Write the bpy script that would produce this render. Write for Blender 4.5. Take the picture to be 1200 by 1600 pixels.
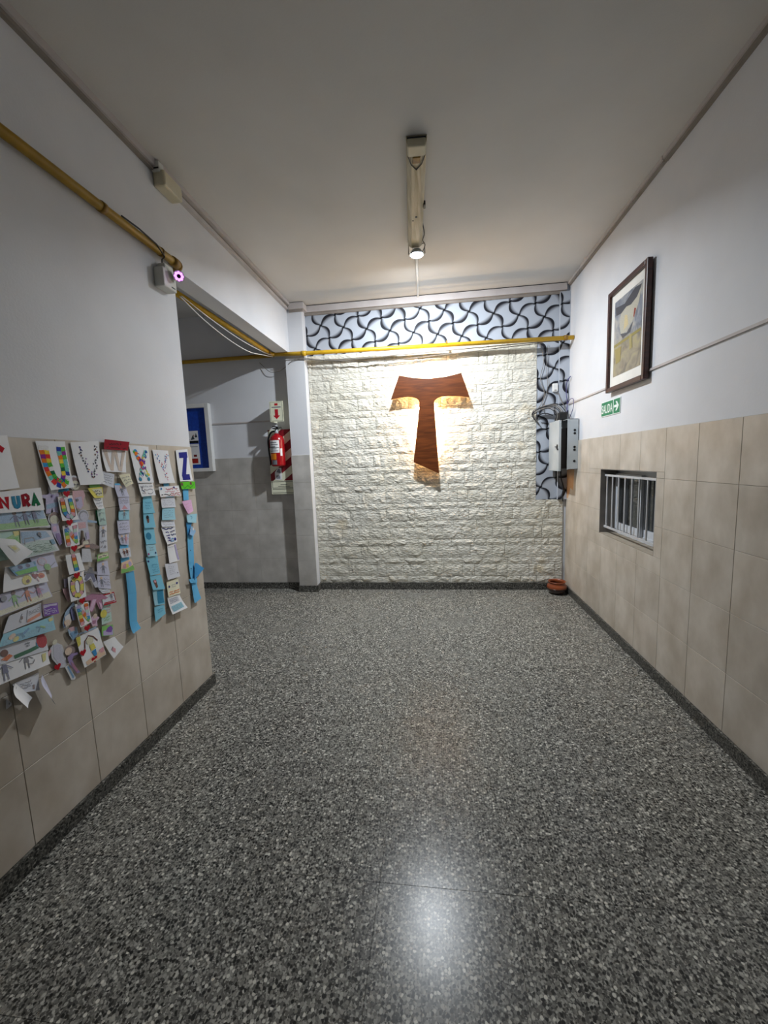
import bpy, bmesh, math, random
from mathutils import Matrix, Vector

for _o in list(bpy.data.objects):
    bpy.data.objects.remove(_o)
scene = bpy.context.scene
COL = scene.collection
PI = math.pi

# ------------------------------------------------------------------ camera
cam_data = bpy.data.cameras.new('camera')
cam_data.sensor_fit = 'HORIZONTAL'
cam_data.sensor_width = 36.0
cam_data.lens = 628.548 / 1200 * 36.0
cam_data.clip_start = 0.02
cam_data.clip_end = 60
cam = bpy.data.objects.new('camera', cam_data)
COL.objects.link(cam)
R_, U_, F_ = (0.99152457, 0.12429903, -0.03779907), (0.02203438, 0.12583936, 0.9918059), (-0.12803713, 0.9842328, -0.12203397)
cam.matrix_world = Matrix(((R_[0], U_[0], -F_[0], 0.0), (R_[1], U_[1], -F_[1], 0.0), (R_[2], U_[2], -F_[2], 1.45), (0, 0, 0, 1)))
scene.camera = cam

# ------------------------------------------------------------------ world, exposure
world = bpy.data.worlds.new('world')
scene.world = world
world.use_nodes = True
world.node_tree.nodes['Background'].inputs[0].default_value = (0.86, 0.92, 1.0, 1)
world.node_tree.nodes['Background'].inputs[1].default_value = 0.045
scene.view_settings.view_transform = 'Standard'
scene.view_settings.look = 'None'
scene.view_settings.exposure = 0.0
scene.view_settings.gamma = 1.0
scene.view_settings.use_curve_mapping = False
LAMP_POWER = 86.0
LED_POWER = 125.0

# ------------------------------------------------------------------ room numbers (metres)
XR, YB, XL, YE, YC, H = 1.374, 4.479, -1.524, 2.401, 4.360, 3.163
HB, T, TW = 0.069, 0.3048, 0.3023
ZW = HB + 5 * T
YN = -1.6          # the room goes on behind the camera
XC = -4.2          # far end of the side corridor
BEAM_Z, BEAM_X = 2.66, -1.67


# ------------------------------------------------------------------ material helpers
def srgb(r, g, b):
    def c(v):
        v /= 255.0
        return v / 12.92 if v <= 0.04045 else ((v + 0.055) / 1.055) ** 2.4
    return (c(r), c(g), c(b), 1.0)


def nt(name):
    m = bpy.data.materials.new(name)
    m.use_nodes = True
    t = m.node_tree
    return m, t, t.nodes['Principled BSDF']


def N(t, kind, **kw):
    n = t.nodes.new(kind)
    for k, v in kw.items():
        if k.startswith('i_'):
            n.inputs[int(k[2:])].default_value = v
        else:
            setattr(n, k, v)
    return n


def ramp(t, stops, interp='LINEAR'):
    n = t.nodes.new('ShaderNodeValToRGB')
    n.color_ramp.interpolation = interp
    while len(n.color_ramp.elements) > 1:
        n.color_ramp.elements.remove(n.color_ramp.elements[-1])
    n.color_ramp.elements[0].position = stops[0][0]
    n.color_ramp.elements[0].color = stops[0][1]
    for p, c in stops[1:]:
        e = n.color_ramp.elements.new(p)
        e.color = c
    return n


def pos(t):
    return N(t, 'ShaderNodeNewGeometry').outputs['Position']


def mottled(name, c1, c2, scale=6.0, rough=0.6, bump=0.0, bscale=60.0, spec=0.4, metal=0.0, rnd=0.0, stretch=None, detail=5.0, coords='pos'):
    """paint, plastic, metal: two close tones mixed by noise, optional fine relief and per-object tone"""
    m, t, b = nt(name)
    src = pos(t) if coords == 'pos' else N(t, 'ShaderNodeTexCoord').outputs['Object']
    if stretch:
        mp = N(t, 'ShaderNodeMapping')
        mp.inputs['Scale'].default_value = stretch
        t.links.new(src, mp.inputs[0])
        src = mp.outputs[0]
    n = N(t, 'ShaderNodeTexNoise')
    n.inputs['Scale'].default_value = scale
    n.inputs['Detail'].default_value = detail
    t.links.new(src, n.inputs['Vector'])
    r = ramp(t, [(0.3, c1), (0.7, c2)])
    t.links.new(n.outputs[0], r.inputs[0])
    out = r.outputs[0]
    if rnd:
        oi = N(t, 'ShaderNodeObjectInfo')
        mr = N(t, 'ShaderNodeMapRange')
        mr.inputs[3].default_value = 1 - rnd
        mr.inputs[4].default_value = 1 + rnd
        t.links.new(oi.outputs['Random'], mr.inputs[0])
        hv = N(t, 'ShaderNodeHueSaturation')
        t.links.new(mr.outputs[0], hv.inputs['Value'])
        t.links.new(out, hv.inputs['Color'])
        out = hv.outputs[0]
    t.links.new(out, b.inputs['Base Color'])
    b.inputs['Roughness'].default_value = rough
    b.inputs['Specular IOR Level'].default_value = spec
    b.inputs['Metallic'].default_value = metal
    if bump:
        n2 = N(t, 'ShaderNodeTexNoise')
        n2.inputs['Scale'].default_value = bscale
        n2.inputs['Detail'].default_value = 6
        t.links.new(src, n2.inputs['Vector'])
        bp = N(t, 'ShaderNodeBump')
        bp.inputs['Strength'].default_value = bump
        bp.inputs['Distance'].default_value = 0.01
        t.links.new(n2.outputs[0], bp.inputs['Height'])
        t.links.new(bp.outputs[0], b.inputs['Normal'])
    return m


def emit(name, col, strength):
    m, t, b = nt(name)
    b.inputs['Base Color'].default_value = (0.02, 0.02, 0.02, 1)
    b.inputs['Emission Color'].default_value = col
    b.inputs['Emission Strength'].default_value = strength
    return m


def terrazzo(name, gain=1.0, rough=0.22, scale=75.0):
    m, t, b = nt(name)
    P = pos(t)
    v = N(t, 'ShaderNodeTexVoronoi')
    v.inputs['Scale'].default_value = scale
    t.links.new(P, v.inputs['Vector'])
    v2 = N(t, 'ShaderNodeTexVoronoi')
    v2.inputs['Scale'].default_value = scale * 2.1
    t.links.new(P, v2.inputs['Vector'])
    def g(x):
        x *= gain
        return (x * 1.0, x * 0.965, x * 0.86, 1)
    r = ramp(t, [(0.0, g(0.010)), (0.26, g(0.016)), (0.32, g(0.06)), (0.55, g(0.10)), (0.75, g(0.18)), (0.9, g(0.28)), (1.0, g(0.42))])
    sep = N(t, 'ShaderNodeSeparateColor')
    t.links.new(v.outputs['Color'], sep.inputs[0])
    t.links.new(sep.outputs[0], r.inputs[0])
    r2 = ramp(t, [(0.0, g(0.02)), (0.4, g(0.06)), (1.0, g(0.24))])
    sep2 = N(t, 'ShaderNodeSeparateColor')
    t.links.new(v2.outputs['Color'], sep2.inputs[0])
    t.links.new(sep2.outputs[1], r2.inputs[0])
    # small chips and matrix show towards the borders of the large chips
    dr = ramp(t, [(0.42, (0, 0, 0, 1)), (0.6, (1, 1, 1, 1))])
    t.links.new(v.outputs['Distance'], dr.inputs[0])
    mx = N(t, 'ShaderNodeMix', data_type='RGBA')
    t.links.new(dr.outputs[0], mx.inputs[0])
    t.links.new(r.outputs[0], mx.inputs[6])
    t.links.new(r2.outputs[0], mx.inputs[7])
    n = N(t, 'ShaderNodeTexNoise')
    n.inputs['Scale'].default_value = 2.2
    n.inputs['Detail'].default_value = 4
    t.links.new(P, n.inputs['Vector'])
    mr = N(t, 'ShaderNodeMapRange')
    mr.inputs[3].default_value = rough - 0.05
    mr.inputs[4].default_value = rough + 0.08
    t.links.new(n.outputs[0], mr.inputs[0])
    t.links.new(mx.outputs[2], b.inputs['Base Color'])
    t.links.new(mr.outputs[0], b.inputs['Roughness'])
    b.inputs['Specular IOR Level'].default_value = 0.30
    return m


def attr_paint(name, rough=0.8, grain=0.0):
    """pigment read from the colour attribute 'Col' of the drawn marks, with a little crayon grain"""
    m, t, b = nt(name)
    a = N(t, 'ShaderNodeAttribute', attribute_name='Col')
    out = a.outputs['Color']
    if grain:
        n = N(t, 'ShaderNodeTexNoise')
        n.inputs['Scale'].default_value = 420
        t.links.new(pos(t), n.inputs['Vector'])
        r = ramp(t, [(0.35, (1 - grain,) * 3 + (1,)), (0.65, (1, 1, 1, 1))])
        t.links.new(n.outputs[0], r.inputs[0])
        mx = N(t, 'ShaderNodeMix', data_type='RGBA', blend_type='MULTIPLY')
        mx.inputs[0].default_value = 1.0
        t.links.new(out, mx.inputs[6])
        t.links.new(r.outputs[0], mx.inputs[7])
        out = mx.outputs[2]
    t.links.new(out, b.inputs['Base Color'])
    b.inputs['Roughness'].default_value = rough
    b.inputs['Specular IOR Level'].default_value = 0.25
    return m


def stone_mat():
    m, t, b = nt('painted_split_stone')
    P = pos(t)
    n = N(t, 'ShaderNodeTexNoise')
    n.inputs['Scale'].default_value = 3.0
    n.inputs['Detail'].default_value = 6
    t.links.new(P, n.inputs['Vector'])
    r = ramp(t, [(0.3, srgb(214, 209, 193)), (0.62, srgb(226, 222, 210)), (0.76, srgb(220, 206, 176))])
    t.links.new(n.outputs[0], r.inputs[0])
    oi = N(t, 'ShaderNodeObjectInfo')
    mr = N(t, 'ShaderNodeMapRange')
    mr.inputs[3].default_value = 0.93
    mr.inputs[4].default_value = 1.05
    t.links.new(oi.outputs['Random'], mr.inputs[0])
    hv = N(t, 'ShaderNodeHueSaturation')
    t.links.new(mr.outputs[0], hv.inputs['Value'])
    t.links.new(r.outputs[0], hv.inputs['Color'])
    t.links.new(hv.outputs[0], b.inputs['Base Color'])
    b.inputs['Roughness'].default_value = 0.75
    mp = N(t, 'ShaderNodeMapping')
    mp.inputs['Scale'].default_value = (1.0, 1.0, 2.0)
    t.links.new(P, mp.inputs[0])
    n2 = N(t, 'ShaderNodeTexNoise')
    n2.inputs['Scale'].default_value = 22
    n2.inputs['Detail'].default_value = 8
    n2.inputs['Roughness'].default_value = 0.62
    t.links.new(mp.outputs[0], n2.inputs['Vector'])
    v = N(t, 'ShaderNodeTexVoronoi', feature='F1')
    v.inputs['Scale'].default_value = 30
    t.links.new(mp.outputs[0], v.inputs['Vector'])
    ad = N(t, 'ShaderNodeMath', operation='MULTIPLY_ADD')
    t.links.new(v.outputs['Distance'], ad.inputs[0])
    ad.inputs[1].default_value = 0.5
    t.links.new(n2.outputs[0], ad.inputs[2])
    bp = N(t, 'ShaderNodeBump')
    bp.inputs['Strength'].default_value = 0.75
    bp.inputs['Distance'].default_value = 0.02
    t.links.new(ad.outputs[0], bp.inputs['Height'])
    t.links.new(bp.outputs[0], b.inputs['Normal'])
    return m


def wood_mat(name, c1, c2, stretch, rough=0.35):
    m, t, b = nt(name)
    mp = N(t, 'ShaderNodeMapping')
    mp.inputs['Scale'].default_value = stretch
    t.links.new(pos(t), mp.inputs[0])
    n = N(t, 'ShaderNodeTexNoise')
    n.inputs['Scale'].default_value = 5
    n.inputs['Detail'].default_value = 8
    n.inputs['Distortion'].default_value = 0.6
    t.links.new(mp.outputs[0], n.inputs['Vector'])
    r = ramp(t, [(0.3, c1), (0.7, c2)])
    t.links.new(n.outputs[0], r.inputs[0])
    t.links.new(r.outputs[0], b.inputs['Base Color'])
    b.inputs['Roughness'].default_value = rough
    return m


M = {}
M['paint'] = mottled('white_wall_paint', srgb(212, 213, 217), srgb(221, 222, 226), 2.5, 0.55, 0.06, 90)
M['ceil'] = mottled('ceiling_paint', srgb(206, 204, 201), srgb(214, 212, 209), 2.0, 0.8, 0.05, 120)
M['tile'] = mottled('beige_stone_look_tile', srgb(178, 167, 152), srgb(206, 197, 185), 7.5, 0.42, 0.03, 40, 0.4, rnd=0.05, stretch=(1, 1, 0.7), detail=8)
M['tile_grey'] = mottled('grey_beige_stone_look_tile', srgb(172, 168, 162), srgb(200, 196, 190), 6.5, 0.42, 0.03, 40, 0.4, rnd=0.05, detail=8)
M['grout'] = mottled('tile_grout', srgb(146, 136, 121), srgb(160, 150, 135), 20, 0.9)
M['floor'] = terrazzo('polished_terrazzo', 1.8, 0.25, 98)
M['skirt'] = terrazzo('terrazzo_skirting', 0.85, 0.4, 95)
M['fgrout'] = mottled('floor_joint', srgb(70, 68, 64), srgb(84, 82, 77), 30, 0.9)
M['stone'] = stone_mat()
M['mortar'] = mottled('stone_mortar', srgb(176, 170, 150), srgb(190, 184, 166), 12, 0.9)
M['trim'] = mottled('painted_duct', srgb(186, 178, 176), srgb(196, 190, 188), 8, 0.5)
M['trim_dark'] = mottled('darker_duct', srgb(132, 124, 116), srgb(150, 142, 134), 8, 0.6)  # darker duct tone for the lower lips and the gap strip
M['gap'] = mottled('black_gap', srgb(18, 17, 16), srgb(26, 25, 24), 8, 0.9)
M['mural_base'] = mottled('pale_grey_mural_paint', srgb(170, 177, 188), srgb(182, 188, 198), 3, 0.6)
M['mural_ink'] = attr_paint('sprayed_mural_paint', 0.6)
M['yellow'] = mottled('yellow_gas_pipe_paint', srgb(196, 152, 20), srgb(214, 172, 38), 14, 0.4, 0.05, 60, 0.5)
M['yellow_dim'] = mottled('dimmed_yellow_pipe_paint', srgb(146, 112, 10), srgb(170, 132, 18), 14, 0.4, 0.05, 60, 0.5)  # same pipe yellow, darkened to hold the dim light in the colour
M['brass'] = mottled('brown_fitting', srgb(110, 80, 22), srgb(150, 112, 30), 30, 0.45)
M['cream'] = mottled('aged_cream_plastic', srgb(198, 190, 162), srgb(214, 206, 182), 8, 0.45)
M['batten'] = mottled('aged_batten_enamel', srgb(160, 146, 112), srgb(204, 194, 168), 4, 0.5, stretch=(14, 1, 1))
M['white'] = mottled('white_plastic', srgb(222, 222, 220), srgb(232, 232, 230), 10, 0.4)
M['camwhite'] = mottled('off_white_box', srgb(204, 204, 196), srgb(216, 216, 210), 10, 0.45)
M['black'] = mottled('black_plastic', srgb(14, 14, 15), srgb(24, 24, 26), 20, 0.45)
M['cable'] = mottled('grey_cable', srgb(112, 108, 104), srgb(136, 132, 126), 20, 0.6)
M['cable_white'] = mottled('white_cable', srgb(200, 198, 194), srgb(214, 212, 208), 20, 0.6)
M['cable_dark'] = mottled('dark_cable', srgb(28, 28, 32), srgb(46, 46, 50), 20, 0.5)
M['cable_blue'] = mottled('violet_cable', srgb(64, 62, 110), srgb(90, 86, 140), 20, 0.5)
M['steel'] = mottled('grey_sheet_steel', srgb(170, 178, 182), srgb(186, 192, 196), 6, 0.4, metal=0.1)
M['dark_in'] = mottled('box_interior', srgb(26, 24, 24), srgb(40, 37, 36), 14, 0.7)
M['wood'] = wood_mat('varnished_brown_wood', srgb(70, 34, 13), srgb(108, 56, 24), (1.0, 1.0, 9.0), 0.32)
M['wood_edge'] = mottled('raw_wood_edge', srgb(206, 164, 92), srgb(222, 184, 116), 30, 0.6)
M['frame'] = wood_mat('dark_mahogany_frame', srgb(46, 20, 16), srgb(74, 34, 24), (2, 2, 12), 0.35)
M['mat'] = mottled('white_mount_board', srgb(222, 220, 214), srgb(230, 228, 222), 10, 0.8)
M['paper'] = mottled('white_paper', srgb(226, 226, 228), srgb(234, 234, 236), 12, 0.8)
M['ink'] = attr_paint('crayon_and_ink', 0.85, 0.22)
M['green_sign'] = mottled('green_sign_print', srgb(28, 118, 78), srgb(36, 130, 88), 10, 0.5)
M['sign_white'] = mottled('white_sign_print', srgb(224, 232, 228), srgb(232, 240, 236), 10, 0.5)
M['glow'] = mottled('cream_sign_sheet', srgb(222, 222, 196), srgb(232, 232, 208), 10, 0.5)
M['red'] = mottled('red_enamel', srgb(150, 12, 22), srgb(172, 18, 28), 10, 0.25, spec=0.6)
M['red_print'] = mottled('red_print', srgb(172, 22, 38), srgb(188, 28, 44), 10, 0.5)
M['dark_red'] = mottled('dark_red_print', srgb(122, 14, 26), srgb(140, 20, 32), 10, 0.5)
M['orange'] = mottled('orange_label', srgb(230, 130, 16), srgb(240, 146, 28), 10, 0.5)
M['grey_print'] = mottled('grey_print', srgb(96, 98, 108), srgb(150, 152, 160), 300, 0.6)
M['dark_print'] = mottled('dark_print', srgb(40, 44, 40), srgb(56, 60, 54), 10, 0.6)
M['blue_felt'] = mottled('blue_felt', srgb(8, 52, 150), srgb(14, 70, 176), 40, 0.55, 0.1, 300)
M['aluminium'] = mottled('white_aluminium', srgb(196, 202, 210), srgb(208, 212, 220), 10, 0.35)
M['bar'] = mottled('grey_painted_bar', srgb(186, 186, 188), srgb(200, 200, 202), 10, 0.4)
M['reveal'] = mottled('grey_window_reveal', srgb(118, 112, 108), srgb(136, 130, 124), 10, 0.8)  # plain grey for the reveal faces
M['clay'] = mottled('glazed_terracotta', srgb(112, 52, 26), srgb(152, 78, 44), 9, 0.3, spec=0.6)
M['clay_dark'] = mottled('dark_glaze', srgb(40, 22, 16), srgb(58, 32, 22), 9, 0.25, spec=0.6)
M['soil'] = mottled('soil', srgb(28, 20, 16), srgb(44, 32, 24), 60, 0.95)
M['lens'] = emit('lamp_lens_glow', (0.86, 0.93, 1.0, 1), 40.0)
M['led'] = emit('warm_led_strip', (1.0, 0.73, 0.44, 1), LED_POWER)
M['ir'] = emit('violet_led_ring', (0.80, 0.26, 1.0, 1), 2.6)
M['shadow_ochre'] = mottled('ochre_shadow_tone', srgb(196, 150, 110), srgb(208, 166, 128), 12, 0.9)  # ochre colour of the painted, warm-lit box shadow
gm, gt, gb = nt('dark_window_glass')
gb.inputs['Base Color'].default_value = (0.25, 0.28, 0.30, 1)
gb.inputs['Roughness'].default_value = 0.03
gb.inputs['Transmission Weight'].default_value = 0.9
gn = N(gt, 'ShaderNodeTexNoise')
gn.inputs['Scale'].default_value = 4
gr = ramp(gt, [(0.3, (0.20, 0.22, 0.24, 1)), (0.7, (0.28, 0.31, 0.33, 1))])
gt.links.new(gn.outputs[0], gr.inputs[0])
gt.links.new(gr.outputs[0], gb.inputs['Base Color'])
M['glass'] = gm


# ------------------------------------------------------------------ mesh helpers
class MB:
    def __init__(self):
        self.v, self.f, self.c = [], [], []

    def add(self, vs, fs, col=None):
        k = len(self.v)
        self.v += [tuple(p) for p in vs]
        self.f += [tuple(i + k for i in f) for f in fs]
        if col is not None:
            self.c += [col] * len(vs)
        return self

    def box(self, x0, x1, y0, y1, z0, z1):
        return self.add([(x0, y0, z0), (x1, y0, z0), (x1, y1, z0), (x0, y1, z0), (x0, y0, z1), (x1, y0, z1), (x1, y1, z1), (x0, y1, z1)],
                        [(0, 3, 2, 1), (4, 5, 6, 7), (0, 1, 5, 4), (1, 2, 6, 5), (2, 3, 7, 6), (3, 0, 4, 7)])

    def cham(self, x0, x1, y0, y1, z0, z1, c):
        """box with chamfered edges all round"""
        bm = bmesh.new()
        vs = [bm.verts.new(p) for p in ((x0, y0, z0), (x1, y0, z0), (x1, y1, z0), (x0, y1, z0), (x0, y0, z1), (x1, y0, z1), (x1, y1, z1), (x0, y1, z1))]
        for f in ((0, 3, 2, 1), (4, 5, 6, 7), (0, 1, 5, 4), (1, 2, 6, 5), (2, 3, 7, 6), (3, 0, 4, 7)):
            bm.faces.new([vs[i] for i in f])
        bmesh.ops.bevel(bm, geom=bm.edges[:], offset=c, segments=2, affect='EDGES', profile=0.5)
        bm.verts.index_update()
        self.add([tuple(v.co) for v in bm.verts], [[v.index for v in f.verts] for f in bm.faces])
        bm.free()
        return self

    def tube(self, pts, r, n=8, caps=True):
        pts = [Vector(p) for p in pts]
        rs = r if isinstance(r, (list, tuple)) else [r] * len(pts)
        rings = []
        prev = None
        for i, p in enumerate(pts):
            d = (pts[min(i + 1, len(pts) - 1)] - pts[max(i - 1, 0)]).normalized()
            if prev is None:
                a = Vector((0, 0, 1)) if abs(d.z) < 0.9 else Vector((1, 0, 0))
                u = d.cross(a).normalized()
            else:
                u = (prev - d * prev.dot(d)).normalized()
            w = d.cross(u)
            prev = u
            rings.append([p + (u * math.cos(2 * PI * k / n) + w * math.sin(2 * PI * k / n)) * rs[i] for k in range(n)])
        vs = [q for ring in rings for q in ring]
        fs = []
        for i in range(len(rings) - 1):
            for k in range(n):
                fs.append((i * n + k, i * n + (k + 1) % n, (i + 1) * n + (k + 1) % n, (i + 1) * n + k))
        if caps:
            fs.append(tuple(range(n))[::-1])
            fs.append(tuple((len(rings) - 1) * n + k for k in range(n)))
        return self.add(vs, fs)

    def lathe(self, prof, n=32, c=(0, 0, 0)):
        vs, fs = [], []
        for r, z in prof:
            for k in range(n):
                a = 2 * PI * k / n
                vs.append((c[0] + r * math.cos(a), c[1] + r * math.sin(a), c[2] + z))
        for i in range(len(prof) - 1):
            for k in range(n):
                fs.append((i * n + k, i * n + (k + 1) % n, (i + 1) * n + (k + 1) % n, (i + 1) * n + k))
        fs.append(tuple(range(n))[::-1])
        fs.append(tuple((len(prof) - 1) * n + k for k in range(n)))
        return self.add(vs, fs)

    def prism(self, poly, y0, y1):
        """polygon in (x, z), extruded from y0 (room side) to y1"""
        n = len(poly)
        vs = [(x, y0, z) for x, z in poly] + [(x, y1, z) for x, z in poly]
        fs = [tuple(range(n)), tuple(range(2 * n - 1, n - 1, -1))]
        fs += [(i, n + i, n + (i + 1) % n, (i + 1) % n) for i in range(n)]
        return self.add(vs, fs)

    def build(self, name, mat, parent=None, smooth=False, loc=None, rz=None):
        me = bpy.data.meshes.new(name)
        me.from_pydata(self.v, [], self.f)
        me.update()
        bm = bmesh.new()
        bm.from_mesh(me)
        if not self.c:
            bmesh.ops.recalc_face_normals(bm, faces=bm.faces)
        bm.to_mesh(me)
        bm.free()
        if self.c:
            a = me.color_attributes.new('Col', 'FLOAT_COLOR', 'POINT')
            flat = []
            for c in self.c:
                flat += list(c)
            a.data.foreach_set('color', flat)
        if mat is not None:
            me.materials.append(mat)
        if smooth:
            me.polygons.foreach_set('use_smooth', [True] * len(me.polygons))
        return link(name, me, parent, loc, rz)


def link(name, data, parent=None, loc=None, rz=None):
    o = bpy.data.objects.new(name, data)
    COL.objects.link(o)
    if parent is not None:
        o.parent = parent
    if loc is not None:
        o.location = loc
    if rz is not None:
        o.rotation_euler = (0, 0, rz)
    return o


def thing(name, label, cat, loc=(0, 0, 0), rz=0.0, group=None):
    o = link(name, None, None, loc, rz)
    return tag(o, label, cat, group)


def tag(o, label, cat, group=None):
    o['label'] = label
    o['category'] = cat
    if group:
        o['group'] = group
    return o


def struct(o):
    o['kind'] = 'structure'
    return o


def smooth_by_angle(o, deg=35):
    me = o.data
    me.polygons.foreach_set('use_smooth', [True] * len(me.polygons))
    me.set_sharp_from_angle(angle=math.radians(deg))
    return o


def catmull(pts, n=6):
    pts = [Vector(p) for p in pts]
    out = []
    for i in range(len(pts) - 1):
        p0, p1, p2, p3 = pts[max(i - 1, 0)], pts[i], pts[i + 1], pts[min(i + 2, len(pts) - 1)]
        for k in range(n):
            t = k / n
            out.append(0.5 * ((2 * p1) + (p2 - p0) * t + (2 * p0 - 5 * p1 + 4 * p2 - p3) * t * t + (3 * p1 - p0 - 3 * p2 + p3) * t ** 3))
    out.append(pts[-1])
    return out


def text_polys(body):
    """outline mesh (verts, faces) of a text in the built-in font, scaled to a unit-high box"""
    cu = bpy.data.curves.new('t', 'FONT')
    cu.body = body
    cu.offset = 0.012
    ob = bpy.data.objects.new('t', cu)
    COL.objects.link(ob)
    bpy.context.view_layer.update()
    me = bpy.data.meshes.new_from_object(ob.evaluated_get(bpy.context.evaluated_depsgraph_get()))
    vs = [tuple(v.co) for v in me.vertices]
    fs = [tuple(p.vertices) for p in me.polygons]
    bpy.data.objects.remove(ob)
    bpy.data.curves.remove(cu)
    bpy.data.meshes.remove(me)
    x0, x1 = min(v[0] for v in vs), max(v[0] for v in vs)
    y0, y1 = min(v[1] for v in vs), max(v[1] for v in vs)
    return [((v[0] - x0) / (x1 - x0), (v[1] - y0) / (y1 - y0)) for v in vs], fs


# ================================================================== THE SETTING
# ---- floor
fl = struct(MB().box(XC, XR + 0.2, YN, YB + 0.2, -0.06, -0.004).build('floor', M['fgrout']))
S = 0.44
tile_cache = {}


def slab(w, h, th, ch, key, mat):
    """tile lying with its face towards -Y (wall frame): w along X, h along Z, chamfered front edge"""
    k = (key, round(w, 4), round(h, 4))
    if k not in tile_cache:
        a, b = w / 2, h / 2
        ring = lambda dx, y: [(-a + dx, y, -b + dx), (a - dx, y, -b + dx), (a - dx, y, b - dx), (-a + dx, y, b - dx)]
        vs = ring(0, 0) + ring(0, -th + ch) + ring(ch, -th)
        fs = [(8, 9, 10, 11)]
        for r in (0, 4):
            for i in range(4):
                fs.append((r + i, r + (i + 1) % 4, r + 4 + (i + 1) % 4, r + 4 + i))
        me = bpy.data.meshes.new(key)
        me.from_pydata(vs, [], fs)
        me.materials.append(mat)
        bm = bmesh.new()
        bm.from_mesh(me)
        bmesh.ops.recalc_face_normals(bm, faces=bm.faces)
        if bm.faces[:]:
            f0 = min(bm.faces, key=lambda f: f.calc_center_median().y)
            if f0.normal.y > 0:
                bmesh.ops.reverse_faces(bm, faces=bm.faces)
        bm.to_mesh(me)
        bm.free()
        tile_cache[k] = me
    return tile_cache[k]


def floor_tiles(x0, x1, y0, y1):
    xs = [x0] + [0.217 + S * i for i in range(-12, 8) if x0 + 0.02 < 0.217 + S * i < x1 - 0.02] + [x1]
    ys = [y0] + [1.655 + S * i for i in range(-9, 9) if y0 + 0.02 < 1.655 + S * i < y1 - 0.02] + [y1]
    for i in range(len(xs) - 1):
        for j in range(len(ys) - 1):
            w, h = xs[i + 1] - xs[i] - 0.0010, ys[j + 1] - ys[j] - 0.0010
            o = link('floor_tile', slab(w, h, 0.004, 0.0003, 'floor_tile', M['floor']), fl, ((xs[i] + xs[i + 1]) / 2, (ys[j] + ys[j + 1]) / 2, -0.004))
            o.rotation_euler = (-PI / 2, 0, 0)


floor_tiles(XL, XR, YN, YB)
floor_tiles(XC, XL, YE, YB)

# ---- ceiling and walls
struct(MB().box(XC - 0.2, XR + 0.2, YN, YB + 0.2, H, H + 0.12).build('ceiling', M['ceil']))
PT = 0.008
WY0, WY1, WZ0, WZ1 = 2.719, 3.582, 0.788, 1.328     # window opening in the right wall
rw = MB()
x0, x1 = XR + PT, XR + 0.22
rw.box(x0, x1, YN, WY0, 0, H).box(x0, x1, WY1, YB + 0.2, 0, H).box(x0, x1, WY0, WY1, 0, WZ0).box(x0, x1, WY0, WY1, WZ1, H)
wall_right = struct(rw.build('wall_right', M['paint']))
wall_left = struct(MB().box(BEAM_X, XL - PT, YN, YE, 0, H).build('wall_left', M['paint']))
wall_back = struct(MB().box(XC, XR + PT, YB + PT, YB + 0.2, 0, H).build('wall_back', M['paint']))
struct(MB().box(XC - 0.15, XC, YE - 0.15, YB + 0.2, 0, H).build('wall_corridor', M['paint']))
struct(MB().box(XC, BEAM_X, YE - 0.15, YE, 0, H).build('wall_corridor_near', M['paint']))
struct(MB().box(BEAM_X, XL - PT, YE, YB + PT, BEAM_Z, H).build('ceiling_beam', M['paint']))
CX0, CX1 = -1.585, -1.372
wall_column = struct(MB().box(CX0 + 0.004, CX1, YC + 0.006, YB + PT, 0, H).build('wall_column', M['paint']))


# ---- wall tiles: 5 courses, each tile its own piece with a recessed joint behind
def wall_tiles(parent, us, zs, place, rz, mat, key, hole=None):
    """us: joint positions along the wall; place(u, z) -> world location of the tile centre on its backing"""
    g = 0.0018
    for i in range(len(us) - 1):
        for j in range(len(zs) - 1):
            rects = [(us[i], us[i + 1], zs[j], zs[j + 1])]
            if hole:
                out = []
                a, b, c, d = hole
                for (p, q, r, s) in rects:
                    if q <= a or p >= b or s <= c or r >= d:
                        out.append((p, q, r, s))
                        continue
                    if r < c:
                        out.append((p, q, r, c))
                    if s > d:
                        out.append((p, q, d, s))
                    if p < a:
                        out.append((p, a, max(r, c), min(s, d)))
                    if q > b:
                        out.append((b, q, max(r, c), min(s, d)))
                rects = out
            for (p, q, r, s) in rects:
                if q - p < 0.01 or s - r < 0.01:
                    continue
                gg = g
                me = slab(q - p - gg, s - r - gg, PT, 0.0012, key, mat)
                link('wall_tile', me, parent, place((p + q) / 2, (r + s) / 2), rz)


ZS = [HB + T * k for k in range(6)]
us = [YN] + [2.0247 + TW * k for k in range(-11, 9) if YN + 0.03 < 2.0247 + TW * k < YB - 0.03] + [YB]
wall_tiles(wall_right, us, ZS, lambda u, z: (XR + PT, u, z), -PI / 2, M['tile'], 'wall_tile', (WY0, WY1, WZ0, WZ1))
us = [YN] + [1.1717 + TW * k for k in range(-9, 4) if YN + 0.03 < 1.1717 + TW * k < YE - 0.03] + [YE]
wall_tiles(wall_left, us, ZS, lambda u, z: (XL - PT, u, z), PI / 2, M['tile'], 'wall_tile')
ZB = [HB] + [0.367, 0.659, 0.952, 1.262, 1.567]
us = [-3.94 + 0.308 * k for k in range(8)] + [CX0]
wall_tiles(wall_back, us, ZB, lambda u, z: (u, YB + PT, z), 0, M['tile_grey'], 'wall_tile_grey')
wall_tiles(wall_column, [CX0, CX1], ZB, lambda u, z: (u, YC + 0.006, z), 0, M['tile_grey'], 'wall_tile_grey')
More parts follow.
